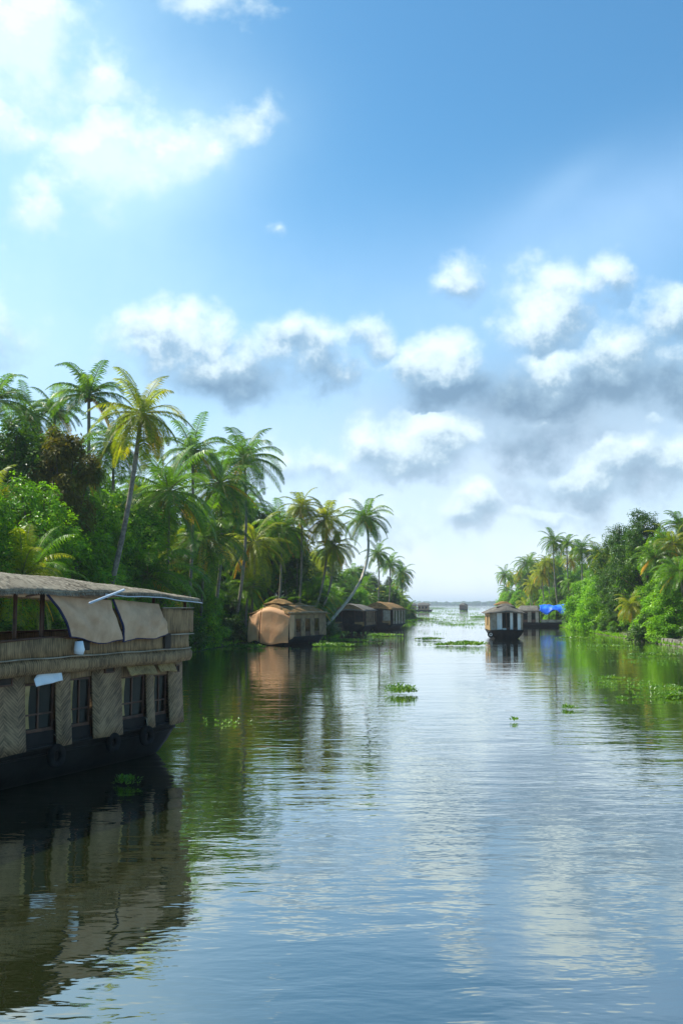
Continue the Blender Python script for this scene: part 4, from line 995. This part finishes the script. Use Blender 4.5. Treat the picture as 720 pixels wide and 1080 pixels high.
# small white launch in front of the far pair
mb = MB()
hb = empty('motor_launch', ((424 - 360) / F * 560, 560, 0), R(10)); tag(hb, 'small white launch at the tip of the left bank', 'boat')
hull2(hb, -3.5, 3.5, 2.2, 1.1, M_WHITE, 1.5, 3, .6); roof_part(hb, -2.6, 1.6, 2.0, 3.0, 3.35, M_WHITE, .6, .6, over=.1, solid=.08); posts_(hb, [(-2.2, -.9), (-2.2, .9), (1.2, -.9), (1.2, .9)], .9, 3.1, M_WHITE); wall_box(hb, -2.2, 1.2, -.95, -.9, .9, 1.7, M_WHITE, 'side_wall'); wall_box(hb, -2.2, 1.2, .9, .95, .9, 1.7, M_WHITE, 'side_wall')

# ------------------------------------------------------------------ water plants
def hyacinth(c, rx, ry, n, seed, ht=.35, leaf=.16, label=None, obj=True):
    rng = random.Random(seed); mb = MB()
    for k in range(n):
        a = rng.uniform(0, 6.283); r = math.sqrt(rng.random()); edge = 1 - .5 * r
        rr = r * (1 + .8 * noise.noise(Vector((math.cos(a) * 1.5, math.sin(a) * 1.5, seed))))
        x = rx * rr * math.cos(a); y = ry * rr * math.sin(a)
        for j in range(5):
            b = rng.uniform(0, 6.28); d = Vector((math.cos(b), math.sin(b), rng.uniform(.3, 2.4) )).normalized(); h = ht * edge * rng.uniform(.2, 1.0)
            p = Vector((x, y, .01)) + d * h * .6 + Vector((0, 0, h * .5)); nn = (Vector((0, 0, 1)) * .7 + Vector((-d.x, -d.y, 0)) * .8).normalized()
            leaf_at(mb, p, nn, d, leaf * rng.uniform(.8, 1.5), leaf * .55)
    if not obj: return mb
    o = mb.build('water_hyacinth', M_HYA, loc=c); tag(o, label, 'water plant', 'floating clumps of water hyacinth'); return o
HY = [
 (423, 732, .82, .7, 90, .62, .17, 'bright water hyacinth clump floating alone in mid channel'),
 (135, 828, .36, .36, 34, .28, .10, 'hyacinth clump beside the near houseboat tyres'),
 (237, 762, .9, 1.3, 16, .10, .11, 'flat hyacinth scrap right of the near houseboat end'),
 (543, 761, .14, .2, 10, .2, .12, 'single tiny hyacinth sprig right of mid channel'),
 (598, 748, .35, .3, 20, .18, .13, 'little hyacinth sprig left of the right bank patches'),
 (492, 681, 2.0, 2.2, 260, .5, .28, 'hyacinth clump between mid channel and the white cabin houseboat'),
 (470, 681, 1.6, 1.5, 90, .25, .26, 'thin hyacinth strip left of the clump before the white cabin houseboat'),
 (452, 675, 1.5, 2, 90, .25, .28, 'small hyacinth clump at the head of the clear channel'),
 (660, 722, 2.6, 2.2, 64, .10, .13, 'wide hyacinth patch in the dark reflection at right'),
 (692, 727, 2.2, 1.6, 60, .12, .2, 'hyacinth patch next to the right edge of the picture'),
 (712, 735, 1.0, .8, 80, .10, .22, 'nearest hyacinth patch at the right edge'),
 (672, 738, 1.6, .8, 24, .1, .18, 'sparse hyacinth scraps below the wide right patch'),
 (640, 716, 1.6, 1.2, 30, .10, .2, 'sparse hyacinth left of the wide right patch'),
 (505, 652, 4.0, 8, 200, .5, .5, 'long hyacinth raft behind and left of the white cabin houseboat'),
 (440, 654, 4.0, 6, 300, .5, .5, 'hyacinth raft off the tip of the gabled houseboat'),
 (450, 642, 16, 14, 320, .7, 1.0, 'far hyacinth raft in front of the two distant houseboats'),
 (405, 671, 2.6, 2.2, 120, .3, .3, 'hyacinth raft below the gabled houseboat'),
 (372, 677, 2.6, 1.8, 120, .3, .3, 'hyacinth raft right of the tan covered houseboat'),
 (352, 682, 2.0, 2.5, 160, .35, .28, 'small hyacinth raft at the right corner of the tan covered houseboat'),
 (262, 684, 2.0, 1.6, 160, .35, .26, 'hyacinth raft at the foot of the tan covered houseboat'),
 (606, 674, 2.4, 1.6, 90, .2, .3, 'hyacinth raft right of the blue tarpaulin boat'),
 (640, 683, 2.6, 1.4, 90, .2, .28, 'hyacinth raft along the feathery tree on the right bank'),
 (690, 692, 2.6, 1.2, 90, .2, .26, 'hyacinth raft along the stone edging'),
]
for i, (x, y, rx, ry, n, h, lf, lb) in enumerate(HY):
    hyacinth(water_at(x, y), rx, ry, n, 50 + i, h, lf, lb)
# loose scatter nobody could count
rng = random.Random(77); mb = MB()
for k in range(270):
    y = rng.choice([rng.uniform(641, 660), rng.uniform(641, 660), rng.uniform(655, 690)]); x = rng.gauss(470, 32) if y < 668 else rng.uniform(330, 520)
    if y > 662: 
        if rng.random() < .45: x = rng.uniform(240, 420)
        elif rng.random() < .5: x = rng.uniform(590, 720); y = rng.uniform(672, 700)
    if 508 < x < 560 and y > 650: continue
    c = water_at(x, y); d = c.y; s_ = rng.uniform(.3, 1.0) * (.4 + d / 130)
    for j in range(int(8 + 10 * rng.random())):
        b = rng.uniform(0, 6.28); q = c + Vector((rng.gauss(0, s_), rng.gauss(0, s_ * .7), .01)); dd = Vector((math.cos(b), math.sin(b), rng.uniform(.2, .9))).normalized(); lf = .14 + d / 900
        leaf_at(mb, q, Vector((-dd.x * .5, -dd.y * .5, 1)).normalized(), dd, lf * rng.uniform(.8, 1.4), lf * .7)
o = mb.build('floating_plants', M_HYA); tag(o, 'loose scraps of water hyacinth scattered over the channel', 'water plants', kind='stuff')
# bank grass
rng = random.Random(78); mb = MB()
for (path, side, y0, y1) in ((LEFT, 1, 60, 320), (RIGHT, -1, 90, 400)):
    pts = densify(path, .5)
    for k in range(1, len(pts) - 1):
        p = pts[k]
        if p.y < y0 or p.y > y1: continue
        d = (pts[k + 1] - pts[k - 1]).normalized(); nrm = Vector((-d.y, d.x)) * side
        for j in range(10):
            q = p + nrm * rng.uniform(-.9, 1.6) + d * rng.uniform(-.4, .4); b = rng.uniform(0, 6.28); dd = Vector((math.cos(b) * .6, math.sin(b) * .6, rng.uniform(.4, 1.4))).normalized(); s_ = rng.uniform(.35, .9)
            leaf_at(mb, Vector((q.x, q.y, .05)), Vector((dd.y, -dd.x, .3)).normalized(), dd, s_, .09 + .05 * rng.random())
o = mb.build('bank_grass', M_RUSH); tag(o, 'rank grass and weeds overhanging both waterlines', 'grass', kind='stuff')

# ------------------------------------------------------------------ far shore
def far_wood(d, x0, x1, h0, seed, thick):
    mb = MB(); n = int((x1 - x0) / 14); rng = random.Random(seed)
    for k in range(n):
        for r in range(2):
            x = x0 + (x1 - x0) * (k + rng.random()) / n; y = d + r * thick * .5 + rng.uniform(0, thick * .3)
            h = h0 * rng.uniform(.7, 1.1) * (1 + .25 * noise.noise(Vector((x * .004, seed, 0)))); w = rng.uniform(9, 17)
            ring_ = []
            b = len(mb.v); m = 9
            for lv, (rz2, zz) in enumerate(((.8, -.5), (1.0, .35), (.85, .72), (.4, .95))):
                for j in range(m):
                    t = 2 * math.pi * j / m; q = rz2 * w * (1 + .3 * rng.uniform(-1, 1)); mb.v.append((x + q * math.cos(t), y + q * math.sin(t) * .8, zz * h * (1 + .06 * rng.uniform(-1, 1))))
            mb.v.append((x, y, h))
            for lv in range(3):
                for j in range(m): mb.f.append((b + lv * m + j, b + lv * m + (j + 1) % m, b + (lv + 1) * m + (j + 1) % m, b + (lv + 1) * m + j))
            for j in range(m): mb.f.append((b + 3 * m + j, b + 3 * m + (j + 1) % m, b + 4 * m))
    o = mb.build('far_wood', M_LEAFD); tag(o, 'hazy line of trees on the far shore of the lake', 'wood', kind='stuff')
far_wood(3600, -1400, 3200, 15, 1, 160)
print('objects', len(bpy.data.objects))
